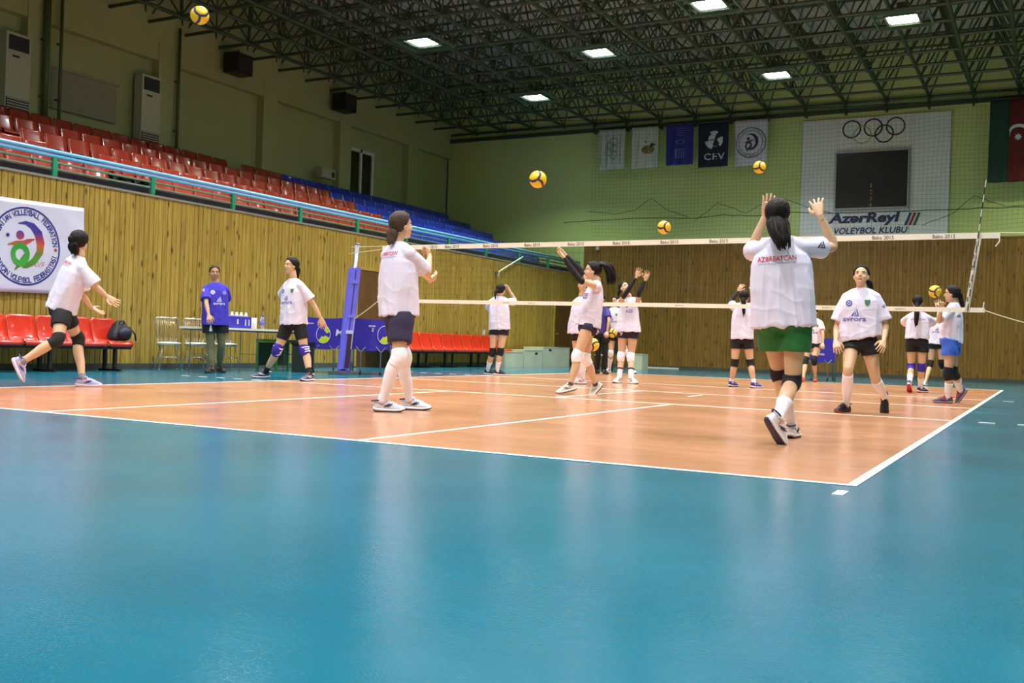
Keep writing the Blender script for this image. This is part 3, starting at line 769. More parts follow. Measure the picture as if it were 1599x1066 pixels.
for u in (672, 706, 766, 831, 899, 970, 1045, 1122, 1210, 1290, 1378, 1473):
    p = ony(u, 378, 9.0); text_on(MB(), 'Baku 2015', (p[0]-.13-4.5, -.008, 2.178), EX, EZ, .27, .048, 0, 0.005).build('lettering', m_ink, vn)
for u in (830, 1060, 1290, 1405, 790):
    p = ony(u, 478, 9.0); text_on(MB(), 'BAKU', (p[0]-.05-4.5, -.007, 1.243+zb(p[0])), EX, EZ, .12, .022, 0, 0.0).build('lettering', mat('faded_ink', '#8a846e', 0.7), vn)
for (xt_, xb_) in ((8.985, 8.86), (0.02, 0.06)):
    sbn = MB()
    for i in range(10):
        t0, t1 = i/10, (i+1)/10; w = .028
        za, zc = 1.24+(2.235-1.24)*t0, 1.24+(2.235-1.24)*t1; xa, xc = xb_+(xt_-xb_)*t0, xb_+(xt_-xb_)*t1
        sbn.add([(xa-w-4.5,-.012,za),(xa+w-4.5,-.012,za),(xa+w-4.5,.012,za),(xa-w-4.5,.012,za),(xc-w-4.5,-.012,zc),(xc+w-4.5,-.012,zc),(xc+w-4.5,.012,zc),(xc-w-4.5,.012,zc)], [(0,1,5,4),(1,2,6,5),(2,3,7,6),(3,0,4,7)]+([(0,3,2,1)] if i == 0 else [])+([(4,5,6,7)] if i == 9 else []))
    sd = sbn.build('side_band', mat('side_band_white', '#d9d4bf', 0.7, var=0.15, vscale=14), vn)
    mk = MB()
    for t0 in (.12, .3, .52, .66, .83): xa = xb_+(xt_-xb_)*t0; mk.box((xa-.022-4.5, -.0135, 1.24+t0), (xa+.012-4.5, -.012, 1.24+t0+.06))
    mk.build('print', mat('grey_ink', '#77756a', 0.7), sd)
POST_L0, POST_L1 = np.array([-1.1, 9.05, 0]), None
def rope(a, b, sag, name='rope', r=0.006):
    a, b = np.asarray(a, float), np.asarray(b, float)
    MB().tube([a+(b-a)*s-EZ*sag*4*s*(1-s)-vo for s in np.linspace(0, 1, 9)], r, 5).build(name, m_rope, vn)
pt_r = np.array([10.15, 9, 2.3])
rope((9.22, 9, 2.235), pt_r+(0, 0, -.1), .0); rope((9.07, 9, 1.25), (10.12, 9, .98), .03)
MB().tube([np.array(q)-vo for q in ((9.21, 8.99, 2.21), (9.215, 8.985, 2.12), (9.17, 8.985, 2.06))], 0.008, 5).build('strap_end', m_tape, vn)
MB().tube([np.array(q)-vo for q in ((9.05, 8.99, 1.26), (9.06, 8.985, 1.36))], 0.008, 5).build('strap_end', m_tape, vn)
tl = ony(549.5, 379, 9.05); tb = onz(535, 584.5)
rope((-.28, 9, 2.23), (tl[0], 9.03, 2.235), 0); rope((-.28, 9, 2.18), ony(545, 396, 9.03), .0); rope((-.33, 9, 1.30), ony(554, 497, 9.0), .01, r=0.009); rope(ony(554, 497, 9.0), ony(548, 545, 9.02), -.02)
MB().tube([np.array(q)-vo for q in ((-.33, 8.99, 1.3), (-.335, 8.985, 1.38))], 0.008, 5).build('strap_end', m_tape, vn)

m_steel = mat('grey_steel', '#8c9090', 0.35, 0.8)
m_pad = mat('periwinkle_vinyl', '#6e6ae2', 0.45, var=0.06, vscale=6, bump=0.2, bscale=8)
m_padd = mat('dark_pad_seam', '#26224f', 0.6)
ax = (tl-tb); ax[1] = 0; L_ = np.linalg.norm(ax); ax /= L_
ps = empty('net_post', tuple(tb), 'net post in a violet-blue vinyl pad leaning at the left end of the net', 'post')
MB().tube([(0, 0, .02), ax*L_], 0.045, 14).tube([ax*(L_-.02), ax*(L_+.01)], 0.052, 14).build('pole', m_steel, ps, True)
side = np.cross(EY, ax); hw = 0.105
MB().obox((0, 0, .03), (.17, 0, 0), (0, .2, 0), (0, 0, .028)).build('base_plate', m_steel, ps)
ztop = np.linalg.norm(ony(552, 419, 9.05)-tb)
pd = MB(); rings = []
R0 = (math.cos(.55)*np.array([1, 0, 0])+math.sin(.55)*EY); R1 = np.cross(EZ, R0)
for s in np.linspace(.1, ztop, 16):
    w = hw*(1.0 if s > .2 else 1.0)
    c = ax*s
    crn = []
    for a_ in np.linspace(0, 2*PI, 25)[:-1]:
        ca, sa = math.cos(a_), math.sin(a_); rr = 1/(abs(ca)**5+abs(sa)**5)**.2
        crn.append(c+R0*ca*rr*w+R1*sa*rr*w*.95)
    rings.append(crn)
V = [p for r in rings for p in r]; k = 24
F = [(i*k+j, i*k+(j+1) % k, (i+1)*k+(j+1) % k, (i+1)*k+j) for i in range(15) for j in range(k)]+[tuple(range(k-1, -1, -1)), tuple(15*k+j for j in range(k))]
pad = MB().add(V, F).build('padding', m_pad, ps, False)
sm = MB()
ed = R0*hw*.35-R1*hw*.97
sm.tube([ax*(.12)+ed, ax*(ztop*.98)+ed], .007, 5)
sm.build('seam', m_padd, pad)
sl_ = MB().obox(ax*.42+R0*hw*.62-R1*hw*.965, R0*.045, R1*.012, ax*.3); sl_.build('open_flap', mat('dark_maroon_gap', '#3a1d33', 0.7), pad)
for s in (.55*ztop, .87*ztop, .40*ztop):
    MB().obox(ax*s+R0*hw*.42-R1*hw*1.0, R0*.06, R1*.012, ax*.03).build('strap', mat('pad_strap', '#7672dd', 0.5) if s > .5*ztop else mat('white_strap', '#c9c6e8', 0.5), pad)
MB().obox(ax*.04+R0*.02, R0*.11, R1*.11, ax*.04).build('pad_foot', mat('pad_foot_blue', '#3f37a8', 0.5), pad)
ps2 = empty('net_post', (10.15, 9.0, 0), 'bare net post beyond the right edge of the picture', 'post')
MB().tube([(0, 0, .02), (0, 0, 2.4)], 0.045, 14).build('pole', m_steel, ps2, True); MB().box((-.17, -.2, 0), (.17, .2, .05)).build('base_plate', m_steel, ps2)
# antenna
an = empty('net_antenna', (8.99, 8.975, 1.24), 'striped antenna rod standing above the right end of the net', 'antenna')
atop = ony(1540, 281, 8.975)-np.array([8.99, 8.975, 1.24]); at0 = np.array([-.12, 0, 0]); 
for i in range(18):
    a_, b_ = i/18, (i+1)/18
    MB().tube([at0+(atop-at0)*a_, at0+(atop-at0)*b_], 0.0065, 6).build('stripe', mat('antenna_white', '#d8d8d0', 0.4) if i % 2 else mat('antenna_dark', '#31201c', 0.4), an)

# ================================================================== FURNITURE AND EQUIPMENT
# ------------------------------------------------------------------ federation banner on the left wall
XB = XL+0.06
m_ban = mat('banner_cloth', '#d9d8ea', 0.75, var=0.02)
br, tr = onx(131, 460, XB), onx(131, 325, XB)
bl_, tl_ = np.array([XB, 3.75, onx(0, 457, XB)[2]-.0]), np.array([XB, 3.75, onx(0, 308, XB)[2]])
tb_ = empty('banner', tuple(bl_), 'white cloth banner with a round volleyball federation emblem on the timber wall', 'banner')
Vb, Fb = cloth(bl_, br, tr, tl_, 40, 20, 0.006, 2.2, (1, 0, 0), 2.0)
Vb = [p+np.array([0.010*noise.noise(Vector((p[1]*2-p[2]*1.5, p[2]*4+p[1], 4)))+.008*math.exp(-((p[1]-5.6)+(p[2]-2.35)*1.0)**2*60), 0, 0]) for p in Vb]
MB().add(Vb, Fb).build('cloth', m_ban, tb_, True).location = -Vector(bl_)
c0 = onx(40.5, 384.5, XB); RB = (onx(40, 323, XB)[2]-onx(40, 446, XB)[2])/2
def bput(mb, name, m, off=0.004):
    surf_drop(mb, Vb, Fb, off, (1, 0, 0)); o = mb.build(name, m, tb_, False, c0); o.location = Vector(c0)-Vector(bl_); return o
r1, f1, g1 = MB(), MB(), MB(); emblem(r1, f1, g1, c0, RB, EY, EZ)
bput(r1, 'emblem_ring', mat('emblem_blue', '#2f2d86', 0.7))
bput(f1, 'emblem_figure', grad_mat('figure_ink', [(0, '#5f7d2a'), (.22, '#4f9a30'), (.40, '#7f7a2c'), (.55, '#cf5a2a'), (.68, '#a33a58'), (.82, '#43309a'), (1, '#3a3a9a')], 2, -.36, .36), .005)
bput(g1, 'emblem_loop', grad_mat('loop_ink', [(0, '#3fae3c'), (1, '#2f9a34')], 2, -.3, .1), .0065)
l1 = MB(); text_arc(l1, 'AZERBAIJAN VOLLEYBALL FEDERATION', c0, EY, EZ, RB*.785, RB*.15, PI/2+.02, 3.0)
text_arc(l1, 'AZƏRBAYCAN VOLEYBOL FEDERASİYASI', c0, EY, EZ, RB*.785, RB*.15, -PI/2-.05, 2.85, True)
bput(l1, 'lettering', MATS['emblem_blue'], .0045)
for a_ in (-.02, PI+.02): bput(MB().disc(c0+EY*RB*.87*math.cos(a_)+EZ*RB*.87*math.sin(a_), EY*RB*.045, EZ*RB*.045, 10), 'red_dot', mat('red_dot', '#b8324a', 0.7), .0045)
st = MB(); q = c0+EY*RB*-.52+EZ*RB*.24
st.add([q]+[q+(EY*math.cos(PI*i/8)+EZ*math.sin(PI*i/8))*RB*(.065 if i % 2 == 0 else .035) for i in range(16)], [(0, 1+i, 1+(i+1) % 16) for i in range(16)])
bput(st, 'star', MATS['emblem_blue'], .0045)
a1_ = MB(); text_on(a1_, 'AVF', c0+EY*RB*.18+EZ*RB*-.50, EY, EZ, RB*.36, RB*.14, .2); bput(a1_, 'lettering', mat('pale_red_ink', '#d08b86', 0.7), .0045)

# ------------------------------------------------------------------ red bench seating
s_bench = seat_mesh('seat', 0.43, 0.40, 0.40, m_redb)
m_bframe = mat('dark_bench_frame', '#1f1a18', 0.5)
def bench(name, y0, y1, n, zs, x, lab, legs):
    t = empty(name, (x, (y0+y1)/2, 0), lab, 'bench')
    p = (y1-y0)/n
    for i in range(n):
        o = bpy.data.objects.new('seat', s_bench); COL.objects.link(o); o.parent = t; o.location = (-.18, y0+p*(i+.5)-(y0+y1)/2, zs); o.scale = (1, p*.97/.43, 1)
    h = (y1-y0)/2
    MB().box((-.12, -h, zs-.09), (-.06, h, zs-.04)).box((.12, -h, zs-.09), (.18, h, zs-.04)).build('beam', m_bframe, t)
    for f in legs:
        y = -h+f*2*h
        MB().box((-.11, y-.025, .03), (-.06, y+.025, zs-.04)).box((.12, y-.025, .03), (.17, y+.025, zs-.04)).box((-.2, y-.025, 0), (.28, y+.025, .035)).build('leg', m_bframe, t)
    return t
XBN = -3.52
yb1 = onx(207, 540, XBN+.2)[1]
p1 = (onx(183, 520, XBN)[1]-onx(56, 520, XBN)[1])/3.0
bench('bench', yb1-p1*6, yb1, 6, 0.44, XBN, 'row of red plastic seats on a dark frame below the round emblem banner', (.12, .5, .9))
yb2 = onx(798, 548, XBN+.2)[1]; ya2 = onx(648, 545, XBN+.2)[1]
bench('bench', ya2-1.2, yb2, int((yb2-ya2+1.2)/.47), 0.44, XBN, 'long row of red plastic seats against the wall behind the far end of the net', (.04, .3, .5, .72, .97))
# purple cloth left on a seat
q = onx(664, 543, XBN+.1)
v, f = ellipsoid((0, 0, 0.04), (.12, 0, 0), (0, .16, 0), (0, 0, .045), 14, 8)
v = [np.array(p)*(1+.25*noise.noise(Vector(p)*14)) for p in v]
tag(MB().add(v, f).build('folded_shirt', mat('purple_cloth', '#4a3090', 0.8), None, True, (XBN-.05, q[1], .475)), 'crumpled purple shirt lying on a red bench seat behind the net', 'shirt')
# backpack on the left bench
m_bag = mat('black_nylon', '#15161c', 0.6, bump=0.4, bscale=25)
by = onx(184, 530, XBN)[1]
bp = empty('backpack', (XBN+.02, by, .475), 'black backpack slumped on the last red seat of the left bench', 'backpack')
v, f = [], []
bmx = bmesh.new(); bmesh.ops.create_icosphere(bmx, subdivisions=3, radius=1)
V = []
for q in bmx.verts:
    c = q.co; sgn = lambda t, e: math.copysign(abs(t)**e, t)
    z = .17+.17*sgn(c.z, .6); tp_ = 1-.50*(z/.34)**1.3
    s = np.array([.15*sgn(c.x, .7)*tp_-.05*z/.34, .20*sgn(c.y, .65)*tp_+.05*z/.34, z])
    s = s+np.array(noise.noise_vector(Vector(s)*7))*.022; s[2] = max(s[2], 0.004); V.append(s)
MB().add(V, [tuple(x.index for x in p.verts) for p in bmx.faces]).build('body', m_bag, bp, True)
bmx.free()
MB().add(*ellipsoid((.12, .02, .13), (.06, 0, 0), (0, .13, 0), (0, .0, .09), 12, 8)).build('front_pocket', mat('navy_nylon', '#1b2030', 0.6), bp, True)
MB().tube([(.05, -.05, .28), (.06, -.03, .33), (.06, .03, .33), (.05, .06, .28)], .012, 6).build('handle', m_bag, bp, True)
MB().tube([(.12, .1, .24), (.2, .15, .12), (.17, .2, .02)], .014, 6).build('strap', m_bag, bp, True)

# ------------------------------------------------------------------ wire-backed chairs
m_chrome = mat('chrome', '#c9c9c4', 0.18, 0.95)
m_cush = mat('white_vinyl', '#dcdcd2', 0.4)
def chair(p, rz, lab):
    t = empty('chair', p, lab, 'chair', None, rz)
    MB().add(*ellipsoid((.0, 0, .46), (.21, 0, 0), (0, .21, 0), (0, 0, .028), 20, 8)).build('seat', m_cush, t, True)
    MB().tube([(.2*math.cos(a), .2*math.sin(a), .435) for a in np.linspace(0, 2*PI, 21)], .011, 6).build('seat_ring', m_chrome, t, True)
    MB().tube([(-.15, -.14, .43), (-.19, -.17, .62), (-.235, -.19, .86), (-.245, -.165, .90), (-.245, .165, .90), (-.235, .19, .86), (-.19, .17, .62), (-.15, .14, .43)], .012, 8).build('back_frame', m_chrome, t, True)
    for i in range(9):
        s = -.15+.0375*i; MB().tube([(-.245, s, .895), (-.215, s*.95, .74), (-.185, s*.85, .60), (-.165, s*.8, .50)], .004, 5).build('back_wire', m_chrome, t, True)
    for sx, sy in ((1, 1), (1, -1), (-1, 1), (-1, -1)): MB().tube([(sx*.12, sy*.12, .44), (sx*.20, sy*.19, .012)], .008, 6).add(*ellipsoid((sx*.20, sy*.19, .012), (.016, 0, 0), (0, .016, 0), (0, 0, .012), 8, 5)).build('leg', m_chrome, t, True)
    MB().tube([(.165, .16, .22), (.165, -.16, .22)], .007, 6).tube([(-.165, .16, .22), (-.165, -.16, .22)], .007, 6).tube([(-.165, .16, .22), (.165, .16, .22)], .007, 6).build('stretcher', m_chrome, t, True)
XC = -3.48
for u, rz, lab in ((264, -.55, 'chrome wire-back chair with white seat, nearest the black backpack'), (307, -.55, 'chrome wire-back chair with white seat, partly behind the table end'), (353, -.45, 'chrome wire-back chair with white seat behind the coach in the violet shirt')):
    p = onx(u, 530, XC); chair((XC, p[1], 0), rz, lab)

# ------------------------------------------------------------------ table with bottles
XT = -2.93
ty0, ty1 = onx(297, 512, XT)[1], onx(478, 514, XT)[1]
zt = 0.5*(onx(297, 512, XT)[2]+onx(470, 514, XT)[2])
tt = empty('table', (XT, (ty0+ty1)/2, 0), 'long narrow table with a pale top and thin legs behind the coach', 'table')
h = (ty1-ty0)/2
MB().box((-.25, -h, zt-.035), (.25, h, zt)).build('tabletop', mat('pale_laminate', '#ebe6cc', 0.4), tt)
MB().box((-.21, -h+.04, zt-.06), (-.19, h-.04, zt-.035)).box((.19, -h+.04, zt-.06), (.21, h-.04, zt-.035)).build('apron', m_steel, tt)
for sy in (-.86, -.05, .75):
    for sx in (-1, 1): MB().tube([(sx*.20, sy*h, zt-.04), (sx*.21, sy*h, .0)], .010, 6).build('leg', m_steel, tt)
    MB().tube([(-.2, sy*h, .3), (.2, sy*h, .3)], .006, 6).build('stretcher', m_steel, tt)
m_purp = mat('violet_plastic', '#3d35b5', 0.5)
cy = onx(369, 500, XT)[1]
cd = empty('bottle_carrier', (XT, cy, zt), 'violet carrier full of drink bottles with white number 11 on the table', 'carrier')
MB().box((-.13, -.24, .0), (.13, .24, .2)).build('box', m_purp, cd)
for i in range(2):
    for j in range(4):
        x, y = -.06+.12*i, -.17+.115*j
        MB().tube([(x, y, .2), (x, y, .23), (x, y, .25), (x, y, .285)], [.036, .036, .02, .016], 10).build('bottle_top', m_cush, cd, True)
text_on(MB(), '1', (.134, -.12, .07), EY, EZ, .035, .09, 0, .03).build('number', m_cush, cd)
text_on(MB(), '11', (.134, .08, .05), EY, EZ, .11, .11, 0, .03).build('number', m_cush, cd)
ry = onx(379, 498, XT)[1]
pr = empty('paper_roll', (XT-.02, ry+.30, zt), 'white paper roll standing beside the violet bottle carrier', 'roll')
MB().tube([(0, 0, 0), (0, 0, .2)], .06, 16).build('roll', m_cush, pr, True); MB().tube([(0, 0, .198), (0, 0, .203)], .02, 10).build('core', mat('card_core', '#8a7350', 0.8), pr)
m_pet = mat('clear_plastic', '#e6edf0', 0.06, trans=0.85)
wy = onx(411, 505, XT)[1]
for dy, lab in ((-.03, 'clear water bottle with a violet label standing on the table'), (.10, 'clear water bottle with a violet label, slightly behind the other on the table')):
    wb = empty('water_bottle', (XT-(.0 if dy < 0 else .1), wy+dy, zt), lab, 'bottle')
    MB().tube([(0, 0, 0), (0, 0, .02), (0, 0, .17), (0, 0, .21), (0, 0, .235)], [.034, .038, .038, .02, .014], 14).build('bottle', m_pet, wb, True)
    MB().tube([(0, 0, .07), (0, 0, .15)], .0385, 14).build('label', mat('violet_label', '#5f59b8', 0.5), wb, True)
    MB().tube([(0, 0, .235), (0, 0, .255)], .016, 10).build('cap', m_purp, wb, True)
q = onx(475, 517, XT)
wb = empty('water_bottle', (-2.2, onx(473, 521, -2.2)[1], .0), 'clear water bottle beside the ball cart behind the player in purple knee pads', 'bottle')
MB().tube([(0, 0, .55), (0, 0, .57), (0, 0, .72), (0, 0, .76), (0, 0, .79)], [.034, .038, .038, .02, .014], 14).build('bottle', m_pet, wb, True)
MB().tube([(0, 0, .62), (0, 0, .69)], .0385, 14).build('label', MATS['violet_label'], wb, True)
# green stand under the table end
m_green = mat('green_painted_frame', '#2c8a34', 0.5)
XG = -3.1
g0, g1 = onx(415, 550, XG)[1], onx(466, 550, XG)[1]; gz = onx(440, 530, XG)[2]
gs = empty('low_stand', (XG, (g0+g1)/2, 0), 'low green framed stand beneath the right end of the table', 'stand')
h = (g1-g0)/2
MB().box((-.25, -h, gz-.05), (.25, h, gz)).build('top', m_green, gs)
for sx in (-1, 1):
    for sy in (-1, 1): MB().box((sx*.23-.02, sy*(h-.03)-.02, 0), (sx*.23+.02, sy*(h-.03)+.02, gz-.05)).build('leg', m_green, gs)
MB().box((-.24, -h+.05, .08), (-.22, h-.05, gz-.06)).build('back_panel', mat('dark_green_panel', '#1f4a2a', 0.6), gs)
bs = empty('storage_crate', (-2.2, onx(473, 545, -2.2)[1], 0), 'dark crate holding a water bottle beside the first ball cart', 'crate')
MB().box((-.15, -.12, 0), (.15, .12, .55)).build('crate', mat('dark_green_crate', '#1d2a24', 0.7), bs); MB().box((-.17, -.14, .5), (.17, .14, .55)).build('rim', m_black, bs)

# ------------------------------------------------------------------ volleyballs
def ball_geo():
    bmx = bmesh.new(); bmesh.ops.create_icosphere(bmx, subdivisions=5, radius=1)
    T = [Vector(p).normalized() for p in ((1,1,1),(-1,-1,1),(-1,1,-1),(1,-1,-1))]
    bmx.verts.ensure_lookup_table()
    val = []
    for q in bmx.verts:
        p = q.co.normalized()
        ds = sorted(((p-t).length, i) for i, t in enumerate([-t for t in T]))     # faces of the tetrahedron
        e = ds[1][0]-ds[0][0]                                                     # distance from the seam between two panels
        near = min((p-t).length for t in T)
        i, j = sorted((ds[0][1], ds[1][1]))
        m = ((-T[i])-(-T[j])).normalized(); k = [t for n, t in enumerate(T) if n not in (i, j)]
        along = p.dot((k[0]-k[1]).normalized())
        side = p.dot(m)
        w = .155*(1-.25*abs(along))
        off = .11*math.sin(along*PI*1.2)
        val.append((abs(side-off)-w, ds[0][1]))
    out = []
    faces = {'y': [], 'b': []}
    pos = []
    for q, (v, pi) in zip(bmx.verts, val):
        groove = 1-.035*math.exp(-(v/.035)**2)
        pos.append(q.co*groove)
    for f in bmx.faces:
        s = sum(val[x.index][0] for x in f.verts)
        faces['b' if s < 0 else 'y'].append([x.index for x in f.verts])
    bmx.free()
    res = {}
    for kk, fs in faces.items():
        ids = sorted({i for f in fs for i in f}); mp = {i: n for n, i in enumerate(ids)}
        res[kk] = ([tuple(pos[i]*.105) for i in ids], [tuple(mp[i] for i in f) for f in fs])
    return res
BG = ball_geo()
m_by = mat('yellow_leather', '#efc41c', 0.38, bump=0.25, bscale=220)
m_bb = mat('navy_leather', '#262450', 0.38, bump=0.25, bscale=220)
def bmesh_of(k, m):
    me = bpy.data.meshes.new('panels'); me.from_pydata(BG[k][0], [], BG[k][1]); me.materials.append(m); me.polygons.foreach_set('use_smooth', [True]*len(me.polygons)); me.update(); return me
MY, MBL = bmesh_of('y', m_by), bmesh_of('b', m_bb)
def volleyball(p, rot, lab):
    t = empty('volleyball', p, lab, 'volleyball')
    a = bpy.data.objects.new('yellow_panel', MY); b = bpy.data.objects.new('navy_panel', MBL)
    for o in (a, b): COL.objects.link(o); o.parent = t
    t.rotation_euler = rot
    return t
def face_rot(p, idx, roll):
    """turn the ball so that the given three-way seam faces the viewer"""
    T = [Vector(q).normalized() for q in ((1,1,1),(-1,-1,1),(-1,1,-1),(1,-1,-1))]
    d = Vector(CAM-np.asarray(p)).normalized()
    q = T[idx].rotation_difference(d)
    return (Matrix.Rotation(roll, 3, d) @ q.to_matrix()).to_euler()
for (u, v, d, roll, tilt, lab) in (
        (312, 24, 11.57, .4, 0, 'yellow and navy volleyball high in the air near the upper left corner'),
        (840, 280, 12.2, 2.2, 1, 'yellow and navy volleyball in flight before the seating bank, left of the green net'),
        (1186, 261, 16.9, 1.0, 2, 'yellow and navy volleyball above the raised hands of the green-shorts player'),
        (1037, 355, 15.7, 2.9, 3, 'yellow and navy volleyball just above the cream top tape of the net'),
        (1460, 455, 17.0, 4.4, 0, 'yellow and navy volleyball in front of the face of the player in blue shorts'),
        (925.5, 538, 15.95, 3.6, 1, 'yellow and navy volleyball held low behind the ponytailed player with outstretched arms'),
        (956.5, 520, 23.3, 5.0, 2, 'yellow and navy volleyball held at the hip left of the number 9 shorts')):
    p = at(u, v, d); volleyball(p, face_rot(at(u-18*tilt+20, v+25, d-3), tilt, roll), lab)

# ------------------------------------------------------------------ ball carts
m_cart = mat('violet_cart_cloth', '#33249c', 0.7, var=0.06, bump=0.2, bscale=6)
m_cartin = mat('dark_cart_lining', '#1c1458', 0.8)
m_white_ink = mat('white_ink', '#dedbe8', 0.6)
m_lime = mat('lime_print', '#c6d62a', 0.6)
def ball_cart(p, rz, lab, word, ball_at):
    t = empty('ball_cart', p, lab, 'ball cart', None, rz)
    W2, D2, z0, z1 = .36, .34, .52, 1.02
    # sling: four cloth walls that sag at the bottom
    def wall(a, b, name):
        a, b = np.asarray(a, float), np.asarray(b, float)
        V = []; n = 12
        for s in np.linspace(0, 1, n+1):
            sag = .10*math.sin(PI*s)*0+.055*(4*s*(1-s)); top = .025*(4*s*(1-s))
            q = a+(b-a)*s
            V += [(q[0], q[1], z0-.04-sag), (q[0], q[1], z1-top)]
        m = len(V); dn = np.cross(EZ, b-a); dn = dn/np.linalg.norm(dn)*.006
        V2 = [tuple(np.array(q)-dn) for q in V]
        F = [(2*i, 2*i+2, 2*i+3, 2*i+1) for i in range(n)]+[(m+2*i, m+2*i+1, m+2*i+3, m+2*i+2) for i in range(n)]
        F += [(2*i+1, 2*i+3, m+2*i+3, m+2*i+1) for i in range(n)]+[(2*i, m+2*i, m+2*i+2, 2*i+2) for i in range(n)]
        F += [(0, 1, m+1, m), (2*n, m+2*n, m+2*n+1, 2*n+1)]
        return MB().add(V, F).build(name, m_cart, t)
    wall((-W2, -D2, 0), (W2, -D2, 0), 'cloth_side'); wall((W2, -D2, 0), (W2, D2, 0), 'cloth_side'); wall((W2, D2, 0), (-W2, D2, 0), 'cloth_side'); wall((-W2, D2, 0), (-W2, -D2, 0), 'cloth_side')
    MB().box((-W2+.01, -D2+.01, z0-.06), (W2-.01, D2-.01, z0-.05)).build('cloth_floor', m_cartin, t)
    for sx in (-1, 1):
        for sy in (-1, 1):
            x, y = sx*W2*.98, sy*D2*.98
            MB().tube([(x, y, .07), (x, y, z1+.01)], .014, 8).build('leg', m_steel, t, True)
            MB().tube([(x-.014, y, .035), (x+.014, y, .035)], .035, 12).build('castor', m_black, t, True)
    for (a, b) in (((-W2, -D2), (W2, D2)), ((W2, -D2), (-W2, D2))):
        MB().tube([(a[0], a[1], .46), (b[0], b[1], .46)], .010, 6).build('cross_bar', m_steel, t)
    # two diagonal struts below the cloth on the front
    for sx in (-1, 1):
        for s in (-1, 1): MB().tube([(sx*W2*.5, -D2-.0, .40), (sx*W2*.5+s*.09, -D2, .50)], .012, 6).build('strut', m_steel, t)
        MB().tube([(sx*W2*.5, -D2, .07), (sx*W2*.5, -D2, .42)], .013, 8).build('front_leg', m_steel, t); MB().tube([(sx*W2*.5-.014, -D2, .035), (sx*W2*.5+.014, -D2, .035)], .035, 12).build('castor', m_black, t, True)
    for (s, wx_, wz, w, h) in word: text_on(MB(), s, (wx_, -D2-.011, wz), EX, EZ, w, h, .15, .02).build('lettering', m_white_ink, t)
    if ball_at:
        bx, bz = ball_at
        c = np.array([bx, -D2-.0105, bz])
        MB().disc(c, EX*.13, EZ*.17, 24).build('ball_print_ground', m_white_ink, t)
        c = c+(0, -.002, 0); MB().disc(c, EX*.12, EZ*.16, 24).build('ball_print', m_cart, t)
        c = c+(0, -.002, 0); MB().disc(c, EX*.12, EZ*.16, 10, inner=.25, a0=3.9, a1=5.9).disc(c, EX*.12, EZ*.16, 8, inner=.45, a0=.3, a1=1.3).build('lime_panel', m_lime, t)
    return t
pB = at(580, 560, 18.5)
ball_cart((pB[0], pB[1], 0), .58, 'violet cloth ball cart on castors right of the padded post', [('MIKASA', -.05, .86, .12, .035), ('2', .0, .78, .04, .06)], (.24, .72))
pA = at(506, 555, 18.8)
ball_cart((pA[0], pA[1], 0), .66, 'violet cloth ball cart on castors left of the padded post', [('M', .20, .68, .12, .12), ('MIKASA', -.33, .88, .13, .03)], (-.02, .70))
pC = at(1279, 560, 24.2)
ball_cart((pC[0], pC[1], 0), .25, 'violet cloth ball cart by the far wall behind the pink-shirted player', [('MIKASA', -.1, .6, .2, .05)], (-.12, .75))

# ------------------------------------------------------------------ winners' podium blocks
m_pod = mat('pale_green_paint', '#c6ccb2', 0.6, var=0.08, vscale=2)
XP = -3.35
for (u0, u1, v, lab, hole) in ((801, 817, 549, 'lowest pale green podium block beside the red bench', None), (818, 847, 546, 'middle pale green podium block with an oval hand hole', (838, 552)), (848, 889, 541.5, 'tallest pale green podium block with an oval hand hole', (859.5, 546.5)), (990, 1006, 552, 'pale green podium block standing alone behind the number 9 player', None)):
    if u0 == 990: p0, p1 = ony(u0, 573, 23.0), ony(u1, 573, 23.0); z = ony(u0, v, 23.0)[2]; x0, x1, y0, y1 = p0[0], p1[0], 22.8, 23.3
    else:
        p0, p1 = onx(u0, 573, XP+.35), onx(u1, 573, XP+.35); z = onx(u0, v, XP+.35)[2]; x0, x1, y0, y1 = XP-.3, XP+.35, p0[1], p1[1]-.02
    pb = empty('podium_block', ((x0+x1)/2, (y0+y1)/2, 0), lab, 'podium')
    hx, hy = (x1-x0)/2, (y1-y0)/2
    MB().box((-hx, -hy, 0), (hx, hy, z-.02)).build('box', m_pod, pb); MB().box((-hx-.01, -hy-.01, z-.02), (hx+.01, hy+.01, z)).build('top_board', m_pod, pb)
    if hole:
        q = onx(*hole, XP+.36)-np.array(pb.location)
        MB().disc((hx+.004, q[1], q[2]), EY*.10, EZ*.035, 18).build('hand_hole', m_black, pb)
# dark stand with a teal cloth between the purple-shirted person and the podium
p = ony(951, 540, 19.2)
ts = empty('equipment_stand', (p[0], 19.2, 0), 'dark stand with a teal cloth over its top behind the net', 'stand')
zt = ony(951, 503, 19.2)[2]
MB().box((-.28, -.25, .45), (.22, .25, zt-.1)).build('box', mat('dark_green_box', '#14241f', 0.6), ts)
for sx in (-.27, .21):
    for sy in (-.24, .24): MB().box((sx-.015, sy-.015, 0), (sx+.015, sy+.015, .45)).build('leg', m_bframe, ts)
V = []
for i in range(13):
    for j in range(9):
        x, y = -.30+.54*i/12, -.27+.54*j/8
        e = max(abs(x+.03)/.27, abs(y)/.27); z = zt-.09+.02*noise.noise(Vector((x*9, y*9, 1)))-(.10 if e > .97 else 0)
        V.append((x, y, z))
MB().add(V, [(i*9+j, (i+1)*9+j, (i+1)*9+j+1, i*9+j+1) for i in range(12) for j in range(8)]).build('cloth', mat('teal_cloth', '#0f6d63', 0.8), ts, True)
MB().tube([(-.28, -.26, .42), (.22, -.26, .42)], .012, 6).build('bar', m_steel, ts)
